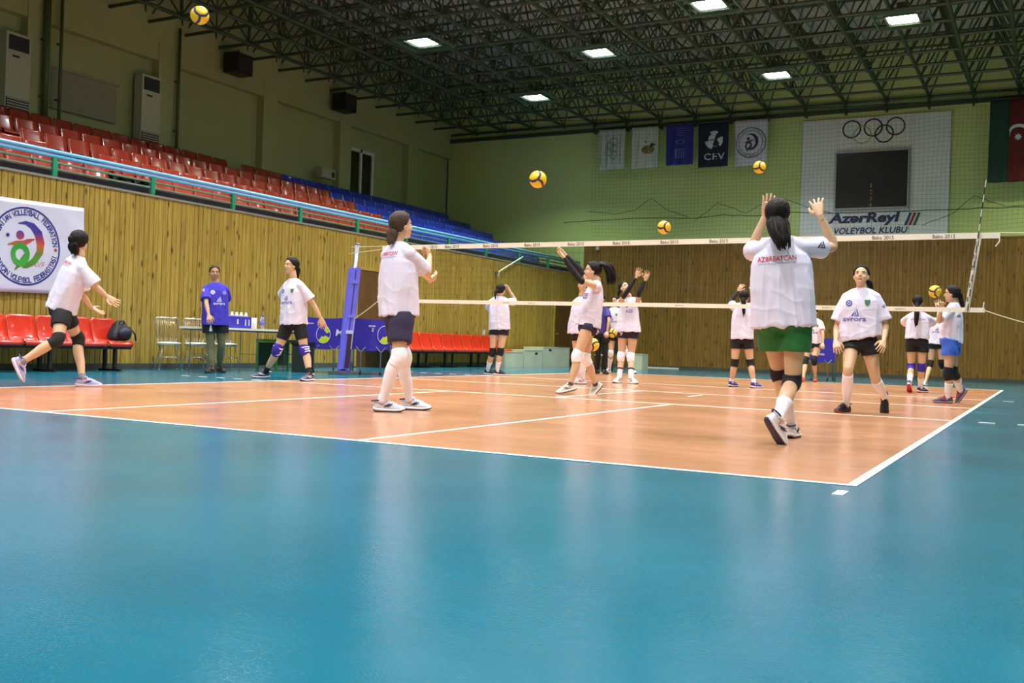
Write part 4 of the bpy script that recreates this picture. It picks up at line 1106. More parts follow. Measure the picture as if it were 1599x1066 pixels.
# slanting pipe on the left wall and white battens at the foot of the far wall
a_, b_ = onx(779, 424, XL+.12), onx(816, 401, XL+.12)
hp = empty('wall_pipe', tuple(a_), 'slanting white pipe fixed high on the timber wall under the blue rails', 'pipe')
MB().tube([(0, 0, -.18), (0, 0, 0), b_-a_], .02, 8).build('pipe', m_white, hp, True); MB().box((-.12, -.03, -.05), (.0, .03, .0)).build('bracket', m_steel, hp)
a_, b_ = ony(1004, 574, YF-.2), ony(1060, 576, YF-.2)
wb = empty('batten', (a_[0], YF-.2, 0), 'white batten lying on the floor along the far wall', 'batten')
MB().box((0, -.03, 0), (b_[0]-a_[0], .03, .05)).build('bar', m_white, wb); MB().box((.0, -.05, 0), (.05, .05, .06)).build('end_block', m_black, wb)
sw = onx(756, 519, XL+.03)
t = empty('wall_switch', tuple(sw), 'small white switch on the timber wall above the red bench', 'switch')
MB().box((-.03, -.05, -.07), (.01, .05, .07)).build('plate', m_white, t); MB().box((.01, -.02, -.03), (.018, .02, .03)).build('rocker', m_cush, t)
t = empty('camera_bracket', tuple(ony(933, 388, YF-.08)), 'small pale security camera near the top of the far timber wall', 'camera')
MB().add(*ellipsoid((0, 0, 0), (.07, 0, 0), (0, .07, 0), (0, 0, .07), 12, 8)).build('dome', m_white, t, True); MB().box((-.03, .0, -.03), (.03, .08, .03)).build('bracket', m_white, t)

# ================================================================== PEOPLE
m_skin = mat('skin', '#d0a984', 0.5, var=0.05, vscale=6, sss=0.08)
m_skin2 = mat('tanned_skin', '#bb8f6a', 0.5, var=0.05, vscale=6, sss=0.08)
m_lips = mat('lips', '#a8605a', 0.5); m_eyew = mat('eye_white', '#e6e2dc', 0.3); m_iris = mat('dark_iris', '#1d120c', 0.25); m_brow = mat('brow_hair', '#2b1c12', 0.8)
m_hair = mat('dark_brown_hair', '#150e0b', 0.62, spec=.25, var=0.35, vscale=30, stretch=(1, 1, .15), bump=0.5, bscale=70)
m_hair2 = mat('brown_hair', '#46362a', 0.62, spec=.25, var=0.3, vscale=30, stretch=(1, 1, .15), bump=0.5, bscale=70)
m_tee = mat('white_tee', '#dbd6e6', 0.85, var=0.015, bump=0.12, bscale=300)
m_teeb = mat('violet_blue_tee', '#3f34b8', 0.8, var=0.05)
m_blk = mat('black_fabric', '#0d0d10', 0.8); m_nvy = mat('navy_shorts_fabric', '#16142c', 0.75); m_prp = mat('dark_purple_grey_fabric', '#2b2440', 0.8)
m_grn = mat('green_shorts_fabric', '#1f6a2c', 0.75, var=0.08); m_bls = mat('bright_blue_shorts_fabric', '#3a66cf', 0.7, var=0.05)
m_sock = mat('white_sock', '#ece8ee', 0.85, bump=0.15, bscale=200); m_padw = mat('white_knee_pad', '#efebef', 0.8, bump=0.2, bscale=60)
m_padp = mat('purple_knee_pad', '#34219a', 0.75); m_legg = mat('olive_grey_leggings', '#6d6c4c', 0.75, var=0.08)
m_redi = mat('red_ink', '#c63a48', 0.6); m_bluei = mat('blue_ink', '#3a45a0', 0.6); m_greyi = mat('grey_ink2', '#8e8a9a', 0.6); m_crest = mat('crest_print', '#9a3a3a', 0.6); m_grncr = mat('crest_green', '#2f7a4a', 0.6)

def nrm(v): v = np.asarray(v, float); return v/(np.linalg.norm(v)+1e-12)
def poly_path(pts, n, soft):
    """points along bent limbs with rounded joints; returns points and their joint parameter"""
    P = []; T = []
    for i in range(len(pts)-1):
        for s in np.linspace(0, 1, n, endpoint=False): P.append(pts[i]+(pts[i+1]-pts[i])*s); T.append(i+s)
    P.append(pts[-1]); T.append(len(pts)-1.0)
    P = np.array(P); Q = P.copy()
    for _ in range(soft): Q[1:-1] = (P[:-2]+P[1:-1]+P[2:])/3; P = Q.copy()
    return P, np.array(T)
def sub_path(P, T, a, b, n=12):
    t = np.linspace(a, b, n); return np.stack([np.interp(t, T, P[:, i]) for i in range(3)], 1), t
def ring_loft(rings, capo=True):
    k = len(rings[0]); V = [p for r in rings for p in r]; m = len(rings)
    F = [(i*k+j, i*k+(j+1) % k, (i+1)*k+(j+1) % k, (i+1)*k+j) for i in range(m-1) for j in range(k)]
    F += [tuple(range(k-1, -1, -1)), tuple((m-1)*k+j for j in range(k))]
    return V, F
def sring(c, A, B, a, b, k=28, e=2.4):
    out = []
    for q in np.linspace(0, 2*PI, k, endpoint=False):
        x, y = math.cos(q), math.sin(q)
        out.append(c+A*a*math.copysign(abs(x)**(2/e), x)+B*b*math.copysign(abs(y)**(2/e), y))
    return out
def remesh(parts, voxel, smooth=3, fac=0.5):
    mb = MB()
    for v, f in parts: mb.add(v, f)
    me = bpy.data.meshes.new('tmp'); me.from_pydata(mb.v, [], mb.f)
    bm = bmesh.new(); bm.from_mesh(me)
    bmesh.ops.recalc_face_normals(bm, faces=bm.faces); bm.to_mesh(me); bm.free()
    o = bpy.data.objects.new('tmp', me); COL.objects.link(o)
    r = o.modifiers.new('r', 'REMESH'); r.mode = 'VOXEL'; r.voxel_size = voxel
    s = o.modifiers.new('s', 'SMOOTH'); s.iterations = smooth; s.factor = fac
    dgr = bpy.context.evaluated_depsgraph_get()
    out = bpy.data.meshes.new_from_object(o.evaluated_get(dgr))
    bpy.data.objects.remove(o); bpy.data.meshes.remove(me)
    return out
def vcount(me):
    v = np.zeros(len(me.vertices)*3); me.vertices.foreach_get('co', v); return v.reshape(-1, 3)
def vnorm(me):
    v = np.zeros(len(me.vertices)*3); me.vertices.foreach_get('normal', v); return v.reshape(-1, 3)

def shoe_geo():
    xs_ = np.array([-.068,-.055,-.03,.0,.04,.08,.12,.155,.18,.195,.203])
    w = np.array([.016,.028,.034,.035,.036,.042,.046,.044,.036,.024,.010])
    lo = np.array([.016,.006,.002,.0,.0,.0,.0,.004,.011,.018,.024])
    hi = np.array([.046,.044,.040,.036,.033,.031,.030,.031,.034,.037,.036])
    top = np.array([.075,.098,.102,.092,.100,.092,.076,.062,.052,.044,.037])
    def slab(z0, z1, sw):
        R = []
        for i, x in enumerate(xs_):
            a = w[i]*sw; m = (z0[i]+z1[i])/2; h = (z1[i]-z0[i])/2
            R.append([np.array([x, a*math.copysign(abs(math.cos(q))**.6, math.cos(q)), m+h*math.copysign(abs(math.sin(q))**.6, math.sin(q))]) for q in np.linspace(0, 2*PI, 12, endpoint=False)])
        return ring_loft(R)
    sole = slab(lo+.008, hi, 1.06); outs = slab(lo, lo+.010, 1.03)
    R = []
    for i, x in enumerate(xs_):
        a = w[i]*.97; b = hi[i]-.008; t = top[i]-b
        R.append([np.array([x+.006*(1 if i in (0,) else 0), a*math.copysign(abs(math.cos(q))**.75, math.cos(q))*(1-.28*max(0, math.sin(q))), b+(t*max(0, math.sin(q))**.9 if math.sin(q) > 0 else .006*math.sin(q))]) for q in np.linspace(0, 2*PI, 16, endpoint=False)])
    upper = ring_loft(R)
    lc = MB()
    for x in (.055, .072, .089, .106, .123):
        i = np.interp(x, xs_, top); lc.tube([(x-.004, -.022, i-.016), (x, -.012, i-.001), (x+.002, .0, i+.003), (x, .012, i-.001), (x-.004, .022, i-.016)], .0042, 5)
    lc.tube([(.055, 0, .098), (.045, .02, .112), (.05, .03, .100)], .003, 5).tube([(.055, 0, .098), (.045, -.02, .112), (.05, -.03, .100)], .003, 5)
    tg = MB().tube([(.03, 0, .09), (.022, 0, .118)], [.022, .014], 8)
    sp = MB()
    for s in (-1, 1):
        for a_, b_ in ((.02, .075), (.045, .095)):
            sp.tube([(a_, s*np.interp(a_, xs_, w)*1.0, .048), ((a_+b_)/2, s*np.interp((a_+b_)/2, xs_, w)*.93, .062), (b_, s*np.interp(b_, xs_, w)*.80, .075)], [.0035, .006, .003], 5)
    col = MB().tube([(-.045+.045*math.cos(q)*1.0+.012, .027*math.sin(q), .098+.006*math.cos(q)) for q in np.linspace(0, 2*PI, 17)], .007, 6)
    return dict(sole=sole, outsole=outs, upper=upper, laces=(lc.v, lc.f), tongue=(tg.v, tg.f), stripe=(sp.v, sp.f), collar=(col.v, col.f))
SG = shoe_geo()

def hand_geo(w, tip, pn, k, left, curl, spread, thumb=1.0):
    """palm and five separate fingers; w = wrist, tip = direction point, pn = way the palm faces"""
    h = nrm(tip-w); n = nrm(pn-h*(pn@h)); lat = np.cross(h, n)*(-1 if left else 1)     # towards the thumb
    parts = []
    R = []
    for s, a, b in ((-.012,.024,.019),(.015,.030,.019),(.045,.040,.018),(.075,.043,.016),(.095,.040,.013)):
        R.append(sring(w+h*s*k, lat, n, a*k, b*k, 14, 2.6))
    parts.append(ring_loft(R))
    for off, ln, sp in ((.032,.074,.17),(.0108,.083,.05),(-.0108,.077,-.08),(-.032,.060,-.22)):
        p = w+h*.084*k+lat*off*k; d = nrm(h+lat*sp*spread); pts = [p]; seg = (.45, .30, .25); q = p.copy(); ang = 0.0
        for s_, c_ in zip(seg, (.55, .9, .6)):
            ang += curl*c_*1.35; dd = d*math.cos(ang)+n*math.sin(ang); q = q+dd*ln*s_*k; pts.append(q.copy())
        PP, TT = poly_path([np.array(x) for x in pts], 4, 1)
        parts.append(tube(PP, np.interp(TT, [0, 1, 2, 3], [.0092*k, .0086*k, .0080*k, .0064*k]), 8))
    p = w+h*.022*k+lat*.026*k; t1 = p+nrm(h*.65+lat*.75*thumb+n*.35)*.042*k; t2 = t1+nrm(h*.95+lat*.25*thumb+n*(.2+.7*curl))*.032*k; t3 = t2+nrm(h+n*(.2+.9*curl))*.022*k
    PP, TT = poly_path([p, t1, t2, t3], 4, 1)
    parts.append(tube(PP, np.interp(TT, [0, 1, 2, 3], [.016*k, .0125*k, .0108*k, .008*k]), 8))
    return parts

def person(label, base, H, pel, neck, head, pyaw, cyaw, hyaw, hpitch=0, hroll=0, legs=None, arms=None, hemd=0.62, hw=.205, cw=.20, shirt=m_tee, sleeve=.72, sleeve_r=.078,
           shorts=m_blk, short_t=.42, loose=.012, hair=m_hair, pony=None, bun=None, wear=(), prints=(), skin=m_skin, shoe=('#e4e2de', '#efefec', '#2a2a2a', '#30303a', '#e8e6e0'), vox=.0075, htilt=0.0, ftilt=0.0, legm=None, short_stripe=None, hairv=.03, shw=.155):
    k = H/1.70
    b0 = onz(*base); b0[2] = 0
    dep = (b0-CAM)@CF
    vd = b0-CAM; vd[2] = 0; vd = nrm(vd); rh = np.cross(vd, EZ)
    def dirv(yaw, pitch=0.0):
        y, p = math.radians(yaw), math.radians(pitch); return math.cos(p)*(-math.cos(y)*vd+math.sin(y)*rh)+math.sin(p)*EZ
    def P(s): return at(s[0], s[1], dep+(s[2] if len(s) > 2 else 0))
    def solve(par, s, L):
        """joint seen at pixel s, a bone's length away from its parent, bending away (+1) or towards (-1) the viewer"""
        r = ray(s[0], s[1]); o = CAM-par
        A = r@r; B = 2*(r@o); C = o@o-L*L; D = B*B-4*A*C
        if D < 0 or (len(s) > 2 and s[2] == 0): t = -B/(2*A)
        else: t = (-B+(1 if s[2] > 0 else -1)*math.sqrt(D))/(2*A)
        return CAM+r*t
    root = empty('person', tuple(b0), label, 'person')
    def put(name, v, f, m, smooth=True, parent=None):
        mb = MB().add(v, f); o = mb.build(name, m, parent or root, smooth, None)
        if parent is None: o.data.transform(Matrix.Translation(-Vector(b0)))
        else: o.data.transform(Matrix.Translation(-Vector(b0)))
        return o
    def put_mesh(name, me, m):
        me.name = name; me.transform(Matrix.Translation(-Vector(b0))); me.materials.clear(); me.materials.append(m); return link(name, me, m, root, True)
    PC, NC = P(pel), P(neck)
    pF, cF = dirv(pyaw), dirv(cyaw); pL, cL = np.cross(EZ, pF), np.cross(EZ, cF)
    A = nrm(PC-NC); LT = np.linalg.norm(PC-NC)
    def frame(s):
        l = nrm(cL*(1-s)+pL*s); l = nrm(l-A*(l@A)); return l, np.cross(l, -A)
    # joints
    J = {}
    for sd, sg in (('L', 1), ('R', -1)):
        J['hip'+sd] = PC+pL*sg*.088*k-EZ*.0
        up_el = max(0.0, min(1.0, (arms[sd]['el'][1] < neck[1]+16*(dep < 9)+6)*1.0))
        J['sh'+sd] = NC+A*(.092-.03*up_el)*k+frame(0)[0]*sg*shw*k
        lg = legs[sd]
        ft = lg['foot']
        if ft[0] == 'flat':
            q = onz(ft[1], ft[2]); dq = (q-CAM)@CF; q = at(ft[1], ft[2], min(max(dq, dep-.30), dep+.30)); an = np.array([q[0], q[1], .082*k]); fy, fp = ft[3], 0.0
            kn = solve(J['hip'+sd], lg['knee'], .245*H)
        else:
            kn = solve(J['hip'+sd], lg['knee'], .245*H); an = solve(kn, ft[1:4], .240*H); fy, fp = ft[4], ft[5]
        J['kn'+sd], J['an'+sd] = kn, an
        J['fF'+sd] = dirv(fy, fp); J['fU'+sd] = nrm(EZ-J['fF'+sd]*J['fF'+sd][2]) if abs(J['fF'+sd][2]) < .97 else nrm(dirv(fy))
        if ft[0] != 'flat' and len(ft) > 6: J['fU'+sd] = nrm(J['fU'+sd]+np.cross(J['fU'+sd], J['fF'+sd])*ft[6])
        am = arms[sd]
        if 'sh' in am: J['sh'+sd] = solve(J['sh'+sd], am['sh'], .01)
        el = solve(J['sh'+sd], am['el'], .175*H); wr = solve(el, am['wr'], .148*H); tp_ = solve(wr, am['tip'], .10*H)
        J['el'+sd], J['wr'+sd], J['tip'+sd] = el, wr, tp_
    # ---- body: one skin over torso, limbs, neck, head and hands
    parts = []
    secs = [(.02,.075,.06),(.10,.115,.080),(.22,.140,.098),(.42,.140,.098),(.62,.122,.088),(.80,.140,.098),(1.0,.155,.104),(1.14,.135,.095)]
    parts.append(ring_loft([sring(NC+A*s*LT, *frame(min(s, 1)), a*k, b*k, 22, 2.2) for s, a, b in secs]))
    LEG, ARM, hands = {}, {}, {}
    LR_T = [0,.3,.6,.85,1.0,1.12,1.32,1.55,1.8,2.0]; LR = [.084,.082,.070,.058,.054,.052,.056,.049,.037,.034]
    AR_T = [0,.25,.6,.9,1.0,1.2,1.5,1.85,2.0]; AR = [.048,.045,.040,.036,.035,.037,.033,.025,.023]
    lr = lambda t: np.interp(t, LR_T, LR)*k; ar = lambda t: np.interp(t, AR_T, AR)*k
    for sd in 'LR':
        sg = 1 if sd == 'L' else -1
        pp, tt_ = poly_path([J['hip'+sd], J['kn'+sd], J['an'+sd]], 14, 3)
        back = -pF
        for i, t in enumerate(tt_):
            if t > 1: pp[i] = pp[i]+nrm(back)*.012*k*math.sin(min(1, (t-1)/.6)*PI) if t < 1.6 else pp[i]
        LEG[sd] = (pp, tt_)
        parts.append(tube(pp, lr(tt_), 16))
        an = J['an'+sd]; fF, fU = J['fF'+sd], J['fU'+sd]
        parts.append(tube([an-fU*.01*k, an-fU*.045*k+fF*.03*k, an-fU*.055*k+fF*.10*k], [.034*k, .03*k, .022*k], 10))
        parts.append(ellipsoid(PC+pL*sg*.072*k-pF*.034*k-EZ*.035*k, pL*.078*k, pF*.080*k, EZ*.09*k))
        pa_, ta = poly_path([J['sh'+sd], J['el'+sd], J['wr'+sd]], 12, 2)
        ARM[sd] = (pa_, ta); parts.append(tube(pa_, ar(ta), 12))
        parts.append(ellipsoid(J['sh'+sd], EX*.050*k, EY*.050*k, EZ*.050*k, 12, 8))
        parts.append(tube([NC+A*.035*k, NC*.5+J['sh'+sd]*.5+A*.0*k, J['sh'+sd]], [.044*k, .042*k, .046*k], 10))
        am = arms[sd]; pn = dirv(*am.get('palm', (cyaw, 0)))
        hands[sd] = hand_geo(J['wr'+sd], J['tip'+sd], pn, k, sd == 'L', am.get('curl', .25), am.get('spread', 1.0), am.get('thumb', 1.0))
    # head frame
    hF = dirv(hyaw, hpitch); hL = np.cross(EZ, dirv(hyaw)); hU = np.cross(hF, hL); a_ = math.radians(hroll); hL, hU = math.cos(a_)*hL+math.sin(a_)*hU, -math.sin(a_)*hL+math.cos(a_)*hU
    HC = P(head); hk = k*1.0
    def hp_(x, y, z): return HC+(hF*x+hL*y+hU*z)*hk
    def hell(c, r, nu=18, nv=12): return ellipsoid(hp_(*c), hF*r[0]*hk, hL*r[1]*hk, hU*r[2]*hk, nu, nv)
    parts.append(hell((-.010, 0, .030), (.095, .074, .083), 24, 16)); parts.append(hell((.020, 0, -.030), (.068, .064, .084), 20, 14)); parts.append(hell((.046, 0, -.086), (.034, .036, .027)))
    parts.append(tube([hp_(.078, 0, .015), hp_(.096, 0, -.018), hp_(.092, 0, -.034)], [.008*hk, .0125*hk, .014*hk], 8))
    parts.append(hell((.072, 0, .024), (.018, .048, .010)))
    for s in (-1, 1): parts.append(hell((-.004, s*.073, -.012), (.020, .012, .031))); parts.append(hell((.050, s*.034, -.032), (.030, .026, .026)))
    parts.append(tube([NC+A*.05*k-frame(0)[1]*.005*k, NC-A*.04*k, hp_(-.018, 0, -.055)], [.062*k, .053*k, .050*k], 14))
    bme = remesh(parts, vox, 2, .5)
    bmj = bmesh.new(); bmj.from_mesh(bme)
    for sd in 'LR':
        hm = remesh(hands[sd]+[tube([J['wr'+sd]-nrm(J['tip'+sd]-J['wr'+sd])*.015*k-nrm(J['wr'+sd]-J['el'+sd])*.03*k, J['wr'+sd]], [.0225*k, .0225*k], 12)], .0034 if vox < .008 else .0046, 1, .4)
        bmj.from_mesh(hm); bpy.data.meshes.remove(hm)
    bmj.to_mesh(bme); bmj.free()
    body = put_mesh('body', bme, skin)
    # face details
    for s in (-1, 1):
        put('eye', *hell((.0685, s*.031, .001), (.0125, .0145, .0075), 10, 6), m_eyew); put('iris', *hell((.0795, s*.031, .001), (.0030, .0065, .0065), 10, 6), m_iris)
        put('eyebrow', *tube([hp_(.082, s*.014, .019), hp_(.083, s*.030, .025), hp_(.068, s*.047, .020)], [.004*hk, .0045*hk, .003*hk], 6), m_brow)
    put('lips', *hell((.079, 0, -.063), (.010, .023, .0075), 12, 8), m_lips)
    # hair cap following the hairline
    V, F = ellipsoid((0, 0, 0), (1, 0, 0), (0, 1, 0), (0, 0, 1), 72, 40); out = []
    for v in V:
        d = np.array([v[0]*.106, v[1]*.085, v[2]*.096]); p = d+(-.010, 0, .030)
        line = .026+(.66 if p[2] > 0 else .50)*p[2]-.004
        m = np.clip((line-p[0])/.016, 0, 1)
        s_ = .80+.20*m; s_ += m*(hairv+.03*noise.noise(Vector((v[0]*2.5, v[1]*6, v[2]*2.5+H*50)))+.016*math.sin(26*math.atan2(v[1], v[2]+.3)+4*noise.noise(Vector((v[0]*3, v[1]*3, H*9)))))
        if p[2] < -.045: s_ *= .97
        q = d*s_+(-.010, 0, .030); out.append(hp_(*q))
    hr = put('hair', out, F, hair)
    def strands(pts, r0, r1, n, seed, sprd, th=.55):
        rng = random.Random(seed); mb = MB()
        for i in range(n):
            a, rr = rng.uniform(0, 2*PI), rng.uniform(0, 1)**.5
            ln = rng.uniform(.82, 1.0) if i else 1.0
            PP, TT = poly_path([np.array(p) for p in pts], 6, 4)
            m = max(4, int(len(PP)*ln)); PP = PP[:m]; q = []
            for j, p in enumerate(PP):
                s = j/(m-1); w = (r0*(1-s)+r1*s)*sprd*(.25+.75*min(1, s*3))*rr
                off = CR*math.cos(a+s*.6)*w+CU*math.sin(a+s*.6)*w*.4+CF*math.sin(a+s*.6)*w
                nz = noise.noise_vector(Vector((i*3.7, s*3.0, seed*.37)))*.25*r0*s
                q.append(p+off+np.array(nz))
            s = np.linspace(0, 1, m); mb.tube(q, (r0*(1-s)+r1*s)*th*(1-.75*s**4)*(.75+.5*np.minimum(1, s*4)), 7)
        return mb
    for pi_, pony in enumerate(pony if isinstance(pony, list) else [pony] if pony else []):
        pts = [P(p) for p in pony['pts']]; ro = pony.get('root'); 
        if ro: pts = [hp_(*ro)]+pts
        put('ponytail', *(lambda m: (m.v, m.f))(strands(pts, pony['r'][0]*k, pony['r'][1]*k, pony.get('n', 14), int(H*1000)+pi_, pony.get('sp', .8), pony.get('th', .55))), hair)
        if pony.get('tie', True): put('hair_tie', *tube([pts[0]+nrm(pts[1]-pts[0])*.02*k, pts[0]+nrm(pts[1]-pts[0])*.04*k], pony['r'][0]*.8*k, 12), m_blk)
    if bun:
        c = hp_(*bun[0]); v, f = ellipsoid((0, 0, 0), (1, 0, 0), (0, 1, 0), (0, 0, 1), 18, 12)
        put('hair_bun', [c+np.array(p)*bun[1]*k*(1+.18*noise.noise(Vector(p)*2.4)) for p in v], f, hair)
    # ---- shirt
    hs = hemd/LT*k if hemd > 0 else 1.2
    hs = -hemd if hemd < 0 else hs
    tr_ = lambda s: frame(min(max(s, 0), 1))
    def tring(s, a, b):
        l, f = tr_(s); c = NC+A*s*LT
        r = sring(c, l, f, a*k, b*k, 30, 2.5)
        w = max(0, (s-.4)/(hs-.4)) if hs > .4 else 0
        return [p+A*(htilt*w*((p-c)@l)+ftilt*w*((p-c)@f)) for p in r]
    sh = [(-.035,.060,.058),(.0,.072,.066),(.06,.115,.082),(.13,.145,.098),(.20,cw-.030,.112),(.30,cw-.008,.124),(.45,cw,.134),(.45+(hs-.45)*.5,(cw+hw)/2,.146),(hs-.05,hw,.158),(hs,hw+.004,.160)]
    R = [tring(*q) for q in sh]+[tring(hs, hw-.018, .140), tring(hs-.16, hw-.030, .125)]
    sparts = [ring_loft(R)]
    for sd in 'LR':
        st_ = arms[sd].get('sleeve', sleeve)
        inner = NC+A*.045*k+(J['sh'+sd]-NC)*.30
        pp, tt_ = sub_path(*ARM[sd], 0, max(st_, .12), 8)
        rad = np.linspace(.058, sleeve_r if st_ > .2 else .058, 8)*k
        PP = [inner]+list(pp); RR = [.056*k]+list(rad)
        d = nrm(pp[-1]-pp[-2]); PP += [pp[-1]+d*.001, pp[-1]-d*.05*k]; RR += [(rad[-1]-.012*k), .05*k]
        sparts.append(tube([NC+A*.030*k, NC*.5+J['sh'+sd]*.5, J['sh'+sd]], [.060*k, .060*k, .060*k], 14))
        sparts.append(tube(PP, RR, 18)); sparts.append(ellipsoid(J['sh'+sd], EX*.058*k, EY*.058*k, EZ*.057*k, 14, 10))
    me = remesh(sparts, .0085, 4, .5)
    co, no = vcount(me), vnorm(me); nv = len(co); dsp = np.zeros(nv); sd0 = H*17
    l0, f0 = frame(.6)
    for i in range(nv):
        p = co[i]-NC; s = (p@A)/LT; x, y = p@l0, p@f0
        th = math.atan2(y, x)
        w = min(1, max(0, (s-.05)/.6))
        n1 = noise.noise(Vector((x*6+s*1.5, y*6, s*2.0+sd0)))
        hang = noise.noise(Vector((math.cos(th)*2.6+sd0, math.sin(th)*2.6, s*.9)))                # folds hanging from the shoulders
        diag = noise.noise(Vector((x*5.5+s*4.2+sd0, y*5.5, s*4.2-x*5.0)))                          # creases across the waist
        sharp = (1-abs(hang)*1.6)**3 if abs(hang) < .6 else 0
        crease = (1-abs(diag)*1.8)**3 if abs(diag) < .55 else 0
        dsp[i] = .005*n1*(.4+w)+.009*w*(sharp-.3)+.007*w*(1-.4*w)*(crease-.3)+.005*w*w*math.sin(6*th+3*n1+sd0)
    me.vertices.foreach_set('co', (co+no*(dsp*k)[:, None]).ravel()); me.update()
    co = vcount(me); bvh = BVHTree.FromPolygons([Vector(c) for c in co], [tuple(p.vertices) for p in me.polygons])
    shirt_o = put_mesh('shirt', me, shirt)
    # prints pressed onto the shirt
    for pr in prints:
        kind, side, lx, dz = pr[0], pr[1], pr[2]*k, pr[3]*k
        l, f = frame(.3)
        if side == 'back': nd_, rt = -f, -l
        elif side == 'front': nd_, rt = f, l
        else:
            nd_, rt = -nrm(vd), rh
        up_ = nrm(-A-nd_*(-A@nd_)); rt = nrm(np.cross(up_, nd_)) if side != 'cam' else rh
        o = NC+A*dz+rt*lx
        if side == 'cam': o = P((pr[2], pr[3])); up_ = EZ
        mb = MB()
        if kind == 'text':
            _, _, s_, w, h, mt, shr = pr[0], pr[1], pr[4], pr[5], pr[6], pr[7], pr[8] if len(pr) > 8 else 0
            text_on(mb, s_, o-rt*w*k/2-up_*h*k/2, rt, up_, w*k, h*k, shr, .01); items = [(mb, mt)]
        elif kind == 'disc':
            mb.disc(o, rt*pr[4]*k, up_*pr[4]*k, 18); m2 = MB().disc(o+nd_*.001, rt*pr[4]*k*.62, up_*pr[4]*k*.62, 14, inner=.55); items = [(mb, pr[5]), (m2, m_sock if len(pr) < 7 else pr[6])]
        elif kind == 'crest':
            r = pr[4]*k; mb.add([o+rt*r*x+up_*r*y for x, y in ((0,0),(-.8,1),(0,.85),(.8,1),(.85,-.1),(.5,-.75),(0,-1.1),(-.5,-.75),(-.85,-.1))], [(0, i, i % 8+1) for i in range(1, 9)])
            m2 = MB().disc(o, rt*r*.42, up_*r*.42, 12); items = [(mb, m_grncr), (m2, m_crest)]
        elif kind == 'tri':
            r = pr[4]*k; mb.add([o+rt*r*x+up_*r*y for x, y in ((-1,-.8),(-.55,-.8),(.1,.7),(.25,1))], [(0,1,2,3)]); mb.add([o+rt*r*x+up_*r*y for x, y in ((.3,1),(.75,-.5),(.5,-.5),(.2,.5))], [(0,1,2,3)])
            mb.add([o+rt*r*x+up_*r*y for x, y in ((-.35,-.8),(.8,-.8),(.8,-.6),(-.25,-.6))], [(0,1,2,3)]); mb.add([o+rt*r*x+up_*r*y for x, y in ((-.2,-.4),(.2,-.4),(.1,.25))], [(0,1,2)]); items = [(mb, pr[5])]
        for mb, mt in items:
            bmq = bmesh.new(); me_ = bpy.data.meshes.new('t'); me_.from_pydata(mb.v, [], mb.f); bmq.from_mesh(me_)
            bmesh.ops.triangulate(bmq, faces=bmq.faces)
            for _ in range(3):
                lg_ = [e for e in bmq.edges if e.calc_length() > .022]
                if not lg_: break
                bmesh.ops.subdivide_edges(bmq, edges=lg_, cuts=1)
            bmesh.ops.triangulate(bmq, faces=bmq.faces); bmq.verts.index_update()
            vv = []; ok = []
            for q in bmq.verts:
                h = bvh.ray_cast(q.co+Vector(nd_)*.6, -Vector(nd_))
                vv.append((h[0]+h[1]*.0035) if h[0] is not None else q.co.copy()); ok.append(h[0] is not None)
            ff = [tuple(x.index for x in fc.verts) for fc in bmq.faces if all(ok[x.index] for x in fc.verts)]
            bmq.free(); bpy.data.meshes.remove(me_)
            if ff: put('shirt_print', vv, ff, mt, False)
    # ---- shorts
    if shorts is not None:
        sp = []
        R = [sring(PC-A*s*k, pL, np.cross(pL, -A), a*k, b*k, 24, 2.3) for s, a, b in ((.14,.140,.100),(.06,.158+loose*.5,.112+loose*.5),(.0,.168+loose,.118+loose),(-.05,.160+loose,.114+loose),(-.09,.12+loose*.5,.09+loose))]
        sp.append(ring_loft(R))
        for sd in 'LR':
            sg = 1 if sd == 'L' else -1
            pp, tt_ = sub_path(*LEG[sd], 0, short_t, 8); rad = lr(tt_)+np.linspace(.6, 1, 8)*(loose+.004)*k+.004*k
            d = nrm(pp[-1]-pp[-2]); PP = list(pp)+[pp[-1]-d*.001, pp[-1]-d*.05*k]; RR = list(rad)+[rad[-1]-.010*k, rad[-1]-.016*k]
            sp.append(tube(PP, RR, 20)); sp.append(ellipsoid(PC+pL*sg*.072*k-pF*.036*k-EZ*.035*k, pL*(.082+loose*.5)*k, pF*(.083+loose*.5)*k, EZ*.095*k))
        me = remesh(sp, .008, 3, .5); co, no = vcount(me), vnorm(me)
        am_ = .003+loose*.22
        co = co+no*np.array([am_*noise.noise(Vector(c)*9+Vector((H*9, 0, 0))) for c in co])[:, None]
        rel = co-NC; s_ = (rel@A)/LT; cen = NC+np.outer(s_*LT, A); lim = hs+np.array([htilt*(q@pL)+ftilt*(q@pF) for q in (co-cen)])/LT
        w_ = np.clip((lim-.05-s_)/.05, 0, 1); co = cen+(co-cen)*(1-.24*w_)[:, None]
        me.vertices.foreach_set('co', co.ravel()); me.update(); bvs = BVHTree.FromPolygons([Vector(c) for c in co], [tuple(p.vertices) for p in me.polygons])
        put_mesh('shorts', me, shorts)
        if short_stripe:
            s_, (u_, v_), w_, h_, mt = short_stripe
            o = P((u_, v_)); mb = MB()
            if s_: text_on(mb, s_, o-rh*w_/2-EZ*h_/2, rh, EZ, w_, h_, .0, .03)
            else:
                for i in range(5): mb.add([o+rh*(-w_*(.1+.1*i))+EZ*(h_*(.5-.2*i)), o+rh*w_*(.1+.1*i)+EZ*(h_*(.5-.2*i)), o+rh*w_*(.2+.1*i)+EZ*(h_*(.3-.2*i)), o+rh*(-w_*(.2+.1*i))+EZ*(h_*(.3-.2*i))], [(0,1,2,3)])
            vv = []
            for q in mb.v:
                q = Vector(q); dd = (q-Vector(CAM)).normalized(); h = bvs.ray_cast(Vector(CAM), dd); vv.append(h[0]+h[1]*.004 if h[0] is not None else q)
            put('shorts_print', vv, mb.f, mt, False)
